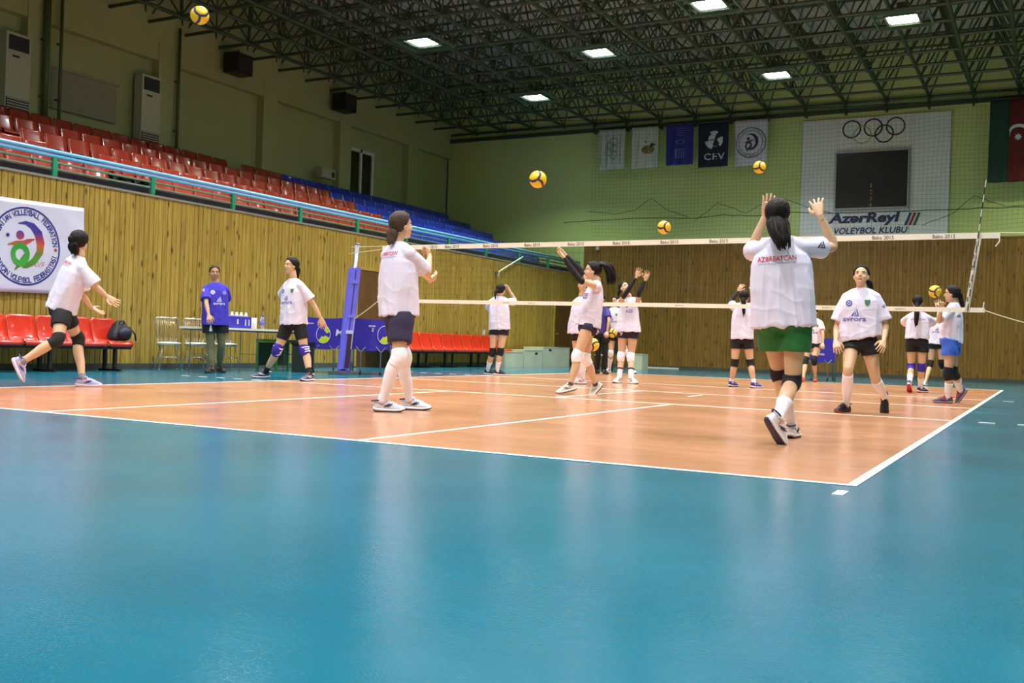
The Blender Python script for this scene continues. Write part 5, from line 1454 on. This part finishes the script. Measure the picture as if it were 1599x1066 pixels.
    # ---- legwear and sleeves
    for w in wear:
        kind, sd, t0, t1, off, mt = w[:6]
        src = ARM[sd] if kind == 'arm_sleeve' else LEG[sd]; rf = ar if kind == 'arm_sleeve' else lr
        pp, tt_ = sub_path(*src, t0, t1, 16); rad = rf(tt_)+off*k
        if kind == 'knee_pad':
            rad = rad+.008*k*np.sin(np.linspace(0, PI, 16))
            kneef = nrm(pF*.8+nrm(J['kn'+sd]-(J['hip'+sd]+J['an'+sd])/2+pF*.02)*.5)
            pp = pp+np.outer(np.sin(np.linspace(0, PI, 16)), kneef)*.010*k
        if kind == 'sock': rad = rad+.0015*k*np.sin(np.linspace(0, 14, 16))
        o = put(kind, *tube(pp, rad, 18), mt)
        if len(w) > 6:                                   # bands or marks of another colour
            for s in w[6][0]:
                p2, t2 = sub_path(*src, s-.018, s+.018, 3); put('band', *tube(p2, rf(t2)+off*k+.011*k, 18), w[6][1])
    if legm is not None:
        for sd in 'LR':
            pp, tt_ = sub_path(*LEG[sd], .25, 1.93, 30); put('leggings', *tube(pp, lr(tt_)+.006*k, 18), legm)
    # ---- shoes
    cu, cs, co_, cst, cl = shoe
    for sd in 'LR':
        an, fF, fU = J['an'+sd], J['fF'+sd], J['fU'+sd]; fL = np.cross(fU, fF); sk = k*1.02
        o0 = an-fU*.082*k
        X = lambda vs: [o0+(fF*v[0]+fL*v[1]+fU*v[2])*sk for v in (np.asarray(v) for v in vs)]
        cc = dict(upper=cu, sole=cs, outsole=co_, stripe=cst, laces=cl, tongue=cu, collar=cst)
        sh_o = put('shoe', X(SG['upper'][0]), SG['upper'][1], mat('shoe_'+cu, cu, .6, var=.04))
        for nm_ in ('sole', 'outsole', 'stripe', 'laces', 'tongue', 'collar'):
            o = MB().add(X(SG[nm_][0]), SG[nm_][1]).build(nm_, mat('shoe_'+cc[nm_], cc[nm_], .6), sh_o, nm_ not in ('laces',)); o.data.transform(Matrix.Translation(-Vector(b0)))
    if DBG:
        f = lambda a, b: round(float(np.linalg.norm(J[a]-J[b]))/H, 3)
        print('PERSON', label[:40], 'dep %.2f' % dep, 'LT %.3f' % (LT/H), 'thigh', f('hipL', 'knL'), f('hipR', 'knR'), 'shin', f('knL', 'anL'), f('knR', 'anR'), 'uarm', f('shL', 'elL'), f('shR', 'elR'), 'farm', f('elL', 'wrL'), f('elR', 'wrR'), 'anz', J['anL'][2].round(2), J['anR'][2].round(2))
    return root
DBG = False

BLK2 = m_blk
def kp(m, t0=.86, t1=1.16, *a): return [('knee_pad', s, t0, t1, .007, m)+a for s in 'LR']
def sk(m, t0, t1=2.02, *a): return [('sock', s, t0, t1, .004, m)+a for s in 'LR']
FRONT = lambda c=0.0, s=1.0, m=None: [('disc', 'front', c-.10*s, .16, .030, m or m_bluei), ('crest', 'front', c+.10*s, .16, .030), ('tri', 'front', c, .255, .040, m or m_bluei), ('text', 'front', c, .325, 'avrora', .22*s, .034, m or m_bluei)]
BACK = lambda dz=.13, lx=0.0, w=.265: [('text', 'back', lx, dz, 'AZƏRBAYCAN', w, .036, m_redi), ('text', 'back', lx, dz+.03, 'VOLEYBOL FEDERASİYASI', w, .014, m_greyi)]
# --- player with green shorts, nearest the camera
person('player in white tee and green shorts, arms raised, back to the camera', (1222, 688), 1.72, (1223, 498), (1218, 375), (1215, 336), 172, 178, 165, 14,
  legs={'R': dict(knee=(1237, 596, -1), foot=('air', 1214, 655, -1, 128, -52)), 'L': dict(knee=(1217, 582, 1), foot=('flat', 1236, 684, 170))},
  arms={'L': dict(el=(1172, 392, 1), wr=(1195, 336, 1), tip=(1203, 300, 1), palm=(200, 10), curl=.15, spread=1.0), 'R': dict(el=(1303, 387, 1), wr=(1280, 335, 1), tip=(1272, 304, 1), palm=(175, 10), curl=.28, spread=1.7)},
  hemd=.62, hw=.232, cw=.220, sleeve=.62, sleeve_r=.080, shorts=m_grn, short_t=.52, loose=.032,
  pony=[dict(root=(-.055, 0, .03), pts=[(1214, 350, -.11), (1218, 370, -.16), (1222, 392, -.17)], r=(.075, .045), n=40, sp=.80, th=.24, tie=False),
        dict(root=(-.05, .045, .0), pts=[(1205, 352, -.07), (1209, 367, -.13), (1215, 384, -.16)], r=(.045, .03), n=18, sp=.9, th=.3, tie=False),
        dict(root=(-.05, -.045, .0), pts=[(1224, 352, -.07), (1227, 368, -.13), (1228, 389, -.16)], r=(.045, .03), n=18, sp=.9, th=.3, tie=False)],
  wear=kp(m_blk, .88, 1.14)+sk(m_sock, 1.52), prints=BACK(.137, -.02)+[('tri', 'cam', 1282.5, 383, .030, m_nvy)],
  shoe=('#dcdbe0', '#ece8ea', '#2c2440', '#2d2f52', '#e6e4e6'), vox=.0065)
# --- tall player watching beside the net, left
person('player in white tee, dark purple shorts and white knee socks, left of the net', (620, 642), 1.75, (622, 484), (621, 381), (627, 352), 112, 128, 118, 6,
  legs={'R': dict(knee=(622, 557, -1), foot=('flat', 595, 643, 92)), 'L': dict(knee=(630, 557, 1), foot=('flat', 638, 640, 84))},
  arms={'R': dict(el=(667, 428, 1), wr=(671, 400, 1), tip=(666, 384, 1), palm=(-90, 0), curl=.95, spread=.3), 'L': dict(el=(660, 424, 1), wr=(672, 436, 1), tip=(686, 430, 1), palm=(180, 30), curl=.5)},
  hemd=.625, hw=.195, cw=.195, sleeve=.78, sleeve_r=.084, shorts=m_prp, short_t=.70, loose=.030, hair=m_hair2,
  pony=dict(root=(-.085, 0, -.02), pts=[(613, 370, -.05), (609, 383, -.10)], r=(.046, .036), n=16, sp=.75),
  wear=kp(m_padw, .84, 1.2)+sk(m_sock, 1.08), prints=BACK(.09, .0, .22)+[('tri', 'cam', 651.5, 392, .024, m_nvy)],
  shoe=('#c6cad2', '#eceaf0', '#17171d', '#2c3658', '#d9dae0'), vox=.0065)
# --- running player far left
person('player in white tee and black shorts running right in front of the emblem banner', (128, 605), 1.74, (97, 479), (123, 402), (124, 378), 100, 118, 152, 0,
  legs={'R': dict(knee=(90, 531, -1), foot=('air', 33, 565, 1, 95, -66)), 'L': dict(knee=(122, 528, 1), foot=('flat', 128, 604, 94))},
  arms={'R': dict(el=(150, 448, 0), wr=(167, 463, 0), tip=(181, 473, 0), palm=(-60, 40), curl=.25), 'L': dict(el=(130, 463, 1), wr=(143, 481, 1), tip=(164, 491, 1), palm=(0, 60), curl=.1)},
  hemd=.60, hw=.195, cw=.188, sleeve=.85, sleeve_r=.090, short_t=.60, loose=.016, hair=m_hair,
  hairv=.10, bun=((-.085, .03, .02), .050), pony=[dict(root=(-.08, 0, .02), pts=[(117, 387, -.05), (119, 397, -.06)], r=(.07, .05), n=24, sp=1.0, th=.28, tie=False)],
  wear=kp(m_blk, .84, 1.2)+sk(mat('grey_sock', '#8d8994', .85), 1.88), prints=BACK(.085, -.02, .22),
  shoe=('#a7a4c8', '#efe4ec', '#ddb6b4', '#4a4778', '#f0eef4'))
# --- coach
person('coach in violet-blue tee and black shorts standing in front of the table', (335, 582), 1.78, (336, 497), (337, 443), (335, 426), 10, 14, 8, 0,
  legs={'R': dict(knee=(329, 540, -1), foot=('flat', 331, 582, -28)), 'L': dict(knee=(346, 540, -1), foot=('flat', 342, 579, 24))},
  arms={'R': dict(el=(322, 473, -1), wr=(326, 492, -1), tip=(328, 506, -1), palm=(180, 0), curl=.35), 'L': dict(el=(354, 470, 1), wr=(352, 489, 1), tip=(349, 500, 1), palm=(180, 0))},
  hemd=.655, hw=.205, cw=.200, shirt=m_teeb, sleeve=.78, sleeve_r=.082, short_t=.52, loose=.034, hair=m_hair2, skin=m_skin2,
  prints=[('disc', 'front', -.07, .14, .034, m_white_ink, m_teeb), ('disc', 'front', .11, .14, .03, mat('lilac_ink', '#8f86d8', .7), m_teeb), ('tri', 'front', .03, .25, .045, m_white_ink), ('text', 'front', .03, .32, 'avrora', .18, .032, m_white_ink), ('tri', 'cam', 317.5, 453, .03, m_white_ink)],
  legm=m_legg, shoe=('#231d22', '#2d2729', '#5b5a50', '#4a4046', '#3a3436'), vox=.009, short_stripe=('', (329, 513), .05, .14, m_white_ink))
# --- player walking left with purple knee pads
person('player in white tee, black shorts and purple knee pads walking left beside the table', (450, 593), 1.78, (459, 502), (458, 437), (455, 415), -42, -50, -62, 3,
  legs={'R': dict(knee=(433, 546, -1), foot=('flat', 414, 589, -82)), 'L': dict(knee=(476, 547, -1), foot=('flat', 484, 595, -40))},
  arms={'L': dict(el=(490, 476, 0), wr=(501, 497, 0), tip=(506, 511, 0), palm=(180, 0), curl=.3), 'R': dict(el=(440, 465, 1), wr=(452, 482, 1), tip=(460, 488, 1), palm=(180, 0))},
  hemd=.63, hw=.195, cw=.188, sleeve=.72, sleeve_r=.085, short_t=.62, loose=.010,
  pony=dict(root=(-.09, 0, .0), pts=[(465, 424, .04), (464, 438, .06)], r=(.034, .02), n=9), wear=kp(m_padp, .83, 1.17, ([.92, 1.0, 1.08], m_padw))+sk(m_blk, 1.72),
  prints=FRONT(0, .9), shoe=('#4b5468', '#e6e6ec', '#6a4040', '#d8dae4', '#7a3f46'), vox=.009)
# --- far side of the net
person('player in white tee seen from behind, hand at her face, near the long red bench', (770, 586), 1.76, (780, 513), (779, 464), (782, 453), 168, 172, 150, 0,
  legs={'R': dict(knee=(781, 549, 1), foot=('flat', 776, 586, 118)), 'L': dict(knee=(769, 549, 1), foot=('flat', 761, 585, 112))},
  arms={'R': dict(el=(806, 471, 1), wr=(795, 452, 1), tip=(789, 446, 1), palm=(-90, 0), curl=.5), 'L': dict(el=(763, 484, 1), wr=(770, 496, 1), tip=(776, 500, 1), palm=(0, 0))},
  hemd=.62, hw=.200, cw=.195, shorts=m_nvy, short_t=.27, loose=.014,
  pony=dict(root=(-.09, 0, .0), pts=[(775, 455, -.12), (774, 468, -.17)], r=(.040, .022), n=10), wear=kp(m_blk, .82, 1.2)+sk(m_sock, 1.5), prints=[('text', 'back', .0, .10, 'AZƏRBAYCAN', .2, .03, m_greyi)],
  shoe=('#15171e', '#e6e4e6', '#c9c6c6', '#3a3d48', '#24262e'), vox=.010)
person('player in white top stretching black-sleeved arms forward, ponytail flying', (905, 616), 1.72, (918, 509), (931, 441), (925, 423), -85, -82, -84, 4,
  legs={'L': dict(knee=(901, 556, -1), foot=('air', 891, 601, 0, -92, -14)), 'R': dict(knee=(915, 560, 1), foot=('air', 930, 601, 1, -82, -48))},
  arms={'L': dict(el=(905, 438, -1), wr=(879, 400, 0), tip=(868, 387, 0), palm=(0, 70), curl=.75, spread=.3), 'R': dict(el=(911, 426, 1), wr=(882, 397, 0), tip=(869, 386, 0), palm=(180, 60), curl=.75, spread=.3)},
  hemd=.575, hw=.168, cw=.165, sleeve=.14, shorts=m_nvy, short_t=.14, loose=.010,
  pony=dict(root=(-.095, 0, .055), pts=[(939, 410, 0), (949, 414, 0), (955, 428, 0), (955, 447, 0)], r=(.040, .055), n=46, sp=1.25, th=.24),
  wear=kp(m_padw, .82, 1.2)+sk(mat('dark_grey_sock', '#4a4650', .85), 1.9)+[('arm_sleeve', s, .82, 1.93, .004, m_blk) for s in 'LR'],
  prints=[('text', 'front', .05, .20, 'AZE', .16, .07, m_bluei), ('disc', 'front', .0, .12, .03, m_bluei)], shoe=('#cfcabc', '#e6e2d6', '#2b2620', '#8c8a80', '#dedacb'), vox=.0085)
person('player in loose white tee mostly hidden behind the ponytailed player with stretched arms', (908, 600), 1.70, (905, 520), (908, 465), (911, 444), -50, -50, -60, 0,
  legs={'L': dict(knee=(909, 560, -1), foot=('flat', 910, 600, -70)), 'R': dict(knee=(902, 559, 1), foot=('flat', 905, 599, -70))},
  arms={'L': dict(el=(925, 494, 0), wr=(928, 512, 0), tip=(928, 528, 0), palm=(-90, 0), curl=.35), 'R': dict(el=(906, 490, 1), wr=(914, 508, 1), tip=(921, 520, 1), palm=(90, 0), curl=.3)},
  hemd=.60, hw=.225, cw=.195, shorts=m_blk, short_t=.3, wear=sk(m_sock, 1.05), shoe=('#e8d6da', '#dfe3f0', '#3f4a80', '#e07a74', '#f0ece8'), vox=.010)
person('person in dark purple tee and black trousers behind the player with stretched arms', (940, 584), 1.72, (939, 520), (938, 479), (939, 467), -15, -15, -25, 0,
  legs={'R': dict(knee=(934, 550, -1), foot=('flat', 933, 583, -30)), 'L': dict(knee=(945, 550, -1), foot=('flat', 944, 584, 20))},
  arms={'R': dict(el=(929, 499, -1), wr=(930, 513, -1), tip=(930, 522, -1), palm=(180, 0), curl=.3), 'L': dict(el=(951, 500, -1), wr=(948, 518, -1), tip=(947, 527, -1), palm=(180, 0), curl=.4)},
  hemd=.62, hw=.21, cw=.20, shirt=mat('dark_violet_tee', '#3a2f7a', .8), short_t=.5, loose=.02, legm=m_blk, prints=[('tri', 'front', .0, .26, .05, m_white_ink)], shoe=('#1b1b22', '#26262c', '#3a3a40', '#33343c', '#2a2a30'), vox=.011)
person('player in number 9 shorts reaching both black-sleeved arms up beyond the net', (975, 598), 1.76, (981, 517), (982, 466), (975, 450), -15, -8, 38, 30,
  legs={'R': dict(knee=(970, 557, -1), foot=('flat', 967, 598, -30)), 'L': dict(knee=(985, 558, -1), foot=('flat', 985, 599, 34))},
  arms={'R': dict(el=(976, 460, -1), wr=(994, 432, 1), tip=(1000, 414, 0), palm=(10, 10), curl=.12, spread=1.5), 'L': dict(el=(998, 457, -1), wr=(1008, 437, 0), tip=(1013, 419, 0), palm=(-10, 10), curl=.12, spread=1.5)},
  hemd=.575, hw=.215, cw=.170, sleeve=.12, shorts=m_nvy, short_t=.27, loose=.012, pony=dict(root=(-.095, 0, .0), pts=[(967, 455, .06), (966, 466, .08)], r=(.03, .02), n=8),
  wear=kp(m_padw, .82, 1.2)+sk(m_sock, 1.55, 2.02, ([1.57], m_blk))+[('arm_sleeve', s, .72, 1.93, .004, m_blk) for s in 'LR'],
  prints=[('disc', 'front', -.01, .13, .03, m_bluei), ('text', 'front', .03, .22, 'AZE', .12, .05, m_bluei)], short_stripe=('9', (970, 520), .055, .085, m_white_ink), shoe=('#d3d8d2', '#e9e8e2', '#8f948c', '#b9c0ba', '#e4e4de'), vox=.0095)
person('player holding a ball at her hip, half hidden behind the number 9 player', (968, 583), 1.74, (961, 524), (959, 481), (961, 470), -25, -25, -35, 0,
  legs={'R': dict(knee=(954, 551, -1), foot=('flat', 951, 581, -30)), 'L': dict(knee=(979, 550, -1), foot=('flat', 988, 583, 20))},
  arms={'R': dict(el=(946, 499, -1), wr=(950, 513, -1), tip=(955, 523, -1), palm=(90, 0), curl=.3), 'L': dict(el=(982, 500, 1), wr=(988, 514, -1), tip=(990, 523, -1), palm=(180, 0))},
  hemd=.62, hw=.20, cw=.195, short_t=.3, wear=kp(m_padw, .86, 1.15)+sk(m_sock, 1.3), prints=FRONT(), shoe=('#e2e0e0', '#efecec', '#55555c', '#22242c', '#e8e8ea'), vox=.011)
person('player in white tee, back turned, hands by her head, beside the green-shorts player', (1160, 605), 1.72, (1159, 528), (1160, 475), (1162, 464), 176, 178, 170, 5,
  legs={'L': dict(knee=(1147, 567, 1), foot=('flat', 1142, 604, 150)), 'R': dict(knee=(1172, 567, 1), foot=('flat', 1177, 606, 138))},
  arms={'L': dict(el=(1141, 470, 1), wr=(1153, 454, 1), tip=(1161, 441, 1), palm=(150, 0), curl=.4), 'R': dict(el=(1181, 470, 1), wr=(1178, 454, 1), tip=(1175, 441, 1), palm=(200, 0), curl=.3)},
  hemd=.60, hw=.195, cw=.190, sleeve=.5, short_t=.42, loose=.012, pony=dict(root=(-.095, 0, .0), pts=[(1161, 472, -.15), (1162, 496, -.18)], r=(.038, .024), n=10),
  wear=kp(m_blk, .82, 1.18)+sk(m_sock, 1.8)+[('arm_sleeve', 'L', .6, 1.93, .004, m_blk)], shoe=('#413f92', '#e6e3ee', '#34343c', '#6a68b8', '#5a58a6'), vox=.010)
person('player in pale pink-white tee and orange-red shoes in front of the far ball cart', (1270, 596), 1.62, (1271, 538), (1271, 498), (1271, 487), -12, -12, -20, -8,
  legs={'R': dict(knee=(1258, 563, -1), foot=('flat', 1254, 596, -20)), 'L': dict(knee=(1271, 562, -1), foot=('flat', 1273, 596, 0))},
  arms={'L': dict(el=(1285, 520, -1), wr=(1285, 536, -1), tip=(1284, 545, -1), palm=(180, 0), curl=.4), 'R': dict(el=(1257, 520, -1), wr=(1256, 535, -1), tip=(1257, 545, -1), palm=(180, 0))},
  hemd=.58, hw=.20, cw=.19, shirt=mat('pinkish_white_tee', '#e6d6e0', .85), shorts=m_nvy, short_t=.25, wear=kp(m_blk, .8, 1.22), prints=FRONT(), shoe=('#d8553c', '#e2735c', '#b8442f', '#e88a74', '#dd6a54'), vox=.011)
person('player in oversized white tee looking up with one foot lifted by the right sideline', (1330, 645), 1.68, (1343, 533), (1345, 452), (1345, 431), -6, -4, -8, 18,
  legs={'R': dict(knee=(1324, 580, -1), foot=('flat', 1321, 644, -32)), 'L': dict(knee=(1367, 592, -1), foot=('air', 1382, 621, 1, 6, -72))},
  arms={'R': dict(el=(1307, 509, 1), wr=(1305, 533, -1), tip=(1309, 551, -1), palm=(180, 0), curl=.35), 'L': dict(el=(1383, 508, 0), wr=(1380, 533, -1), tip=(1375, 549, -1), palm=(200, 0), curl=.4)},
  hemd=.545, hw=.240, cw=.222, sleeve=.82, sleeve_r=.092, htilt=-.22, short_t=.36, loose=.014, skin=m_skin,
  pony=dict(root=(-.095, 0, .0), pts=[(1357, 441, .07), (1362, 453, .09)], r=(.036, .022), n=10), wear=sk(m_sock, 1.06), prints=[('disc', 'front', -.115, .155, .034, m_bluei), ('crest', 'front', .075, .150, .034), ('tri', 'front', -.045, .26, .046, m_bluei), ('text', 'front', -.055, .335, 'avrora', .245, .036, m_bluei), ('tri', 'cam', 1379, 478, .022, m_nvy)],
  shoe=('#14161c', '#1d1f26', '#c2543c', '#2b2e38', '#1a1c22'), vox=.0065)
person('player in purple knee pads, back turned, dark ponytail, near the far right corner', (1427, 613), 1.72, (1432, 533), (1434, 488), (1432.5, 472), 176, 178, 180, -4,
  legs={'L': dict(knee=(1423, 573, 1), foot=('air', 1420, 598, -1, 175, -35)), 'R': dict(knee=(1439, 573, 1), foot=('flat', 1437, 613, 142))},
  arms={'L': dict(el=(1413, 504, 1), wr=(1424, 513, 1), tip=(1430, 508, 1), palm=(90, 0)), 'R': dict(el=(1456, 504, 1), wr=(1446, 514, 1), tip=(1440, 510, 1), palm=(-90, 0))},
  hemd=.455, hw=.200, cw=.195, sleeve=.85, sleeve_r=.09, short_t=.42, loose=.022, pony=dict(root=(-.095, 0, .02), pts=[(1432, 484, -.16), (1431, 500, -.19), (1431, 511, -.18)], r=(.036, .032), n=12),
  wear=kp(m_padp, .84, 1.2)+sk(m_sock, 1.5), prints=[('text', 'back', .0, .12, 'AZƏRBAYCAN', .24, .03, m_redi)], shoe=('#2d2b58', '#e8e2e8', '#b5303e', '#8a88b4', '#4a4878'), vox=.0095)
person('player with one black arm sleeve, half hidden behind the player in blue shorts', (1458, 602), 1.66, (1463, 538), (1467, 497), (1471, 484), -10, -10, -40, 0,
  legs={'R': dict(knee=(1453, 568, -1), foot=('flat', 1445, 602, -20)), 'L': dict(knee=(1470, 567, -1), foot=('flat', 1478, 602, 20))},
  arms={'R': dict(el=(1453, 519, 1), wr=(1453, 532, -1), tip=(1455, 541, -1), palm=(180, 0)), 'L': dict(el=(1481, 518, 1), wr=(1480, 532, -1), tip=(1479, 541, -1), palm=(180, 0))},
  hemd=.60, hw=.195, cw=.185, short_t=.22, wear=kp(m_blk, .82, 1.2)+[('arm_sleeve', 'R', .6, 1.93, .004, m_blk)], prints=FRONT(), shoe=('#e6e2e4', '#efeef0', '#8f8f96', '#c9c8ce', '#e8e8ec'), vox=.011)
person('player in bright blue shorts in profile, hands up to her face by the net end', (1487, 630), 1.66, (1485, 531), (1490, 474), (1486, 459), -95, -100, -96, 0,
  legs={'L': dict(knee=(1481, 583, -1), foot=('flat', 1480, 630, -92)), 'R': dict(knee=(1489, 581, 1), foot=('air', 1500, 610, 1, -85, -58))},
  arms={'L': dict(el=(1465, 503, -1), wr=(1470, 482, -1), tip=(1472, 466, -1), palm=(0, 0), curl=.5), 'R': dict(el=(1467, 500, 1), wr=(1466, 482, 1), tip=(1464, 468, 1), palm=(0, 0), curl=.3)},
  hemd=.535, hw=.178, cw=.178, ftilt=-.15, sleeve=.78, sleeve_r=.082, shorts=m_bls, short_t=.46, loose=.030,
  pony=dict(root=(-.095, 0, .02), pts=[(1499, 461, .0), (1503, 476, .0), (1502, 494, .0)], r=(.036, .028), n=14), wear=kp(m_blk, .82, 1.26)+sk(m_sock, 1.4),
  prints=[('tri', 'cam', 1497, 493, .030, m_nvy)], shoe=('#4d4b59', '#8a8892', '#b23c4c', '#c23a6a', '#a83a68'), vox=.0085)
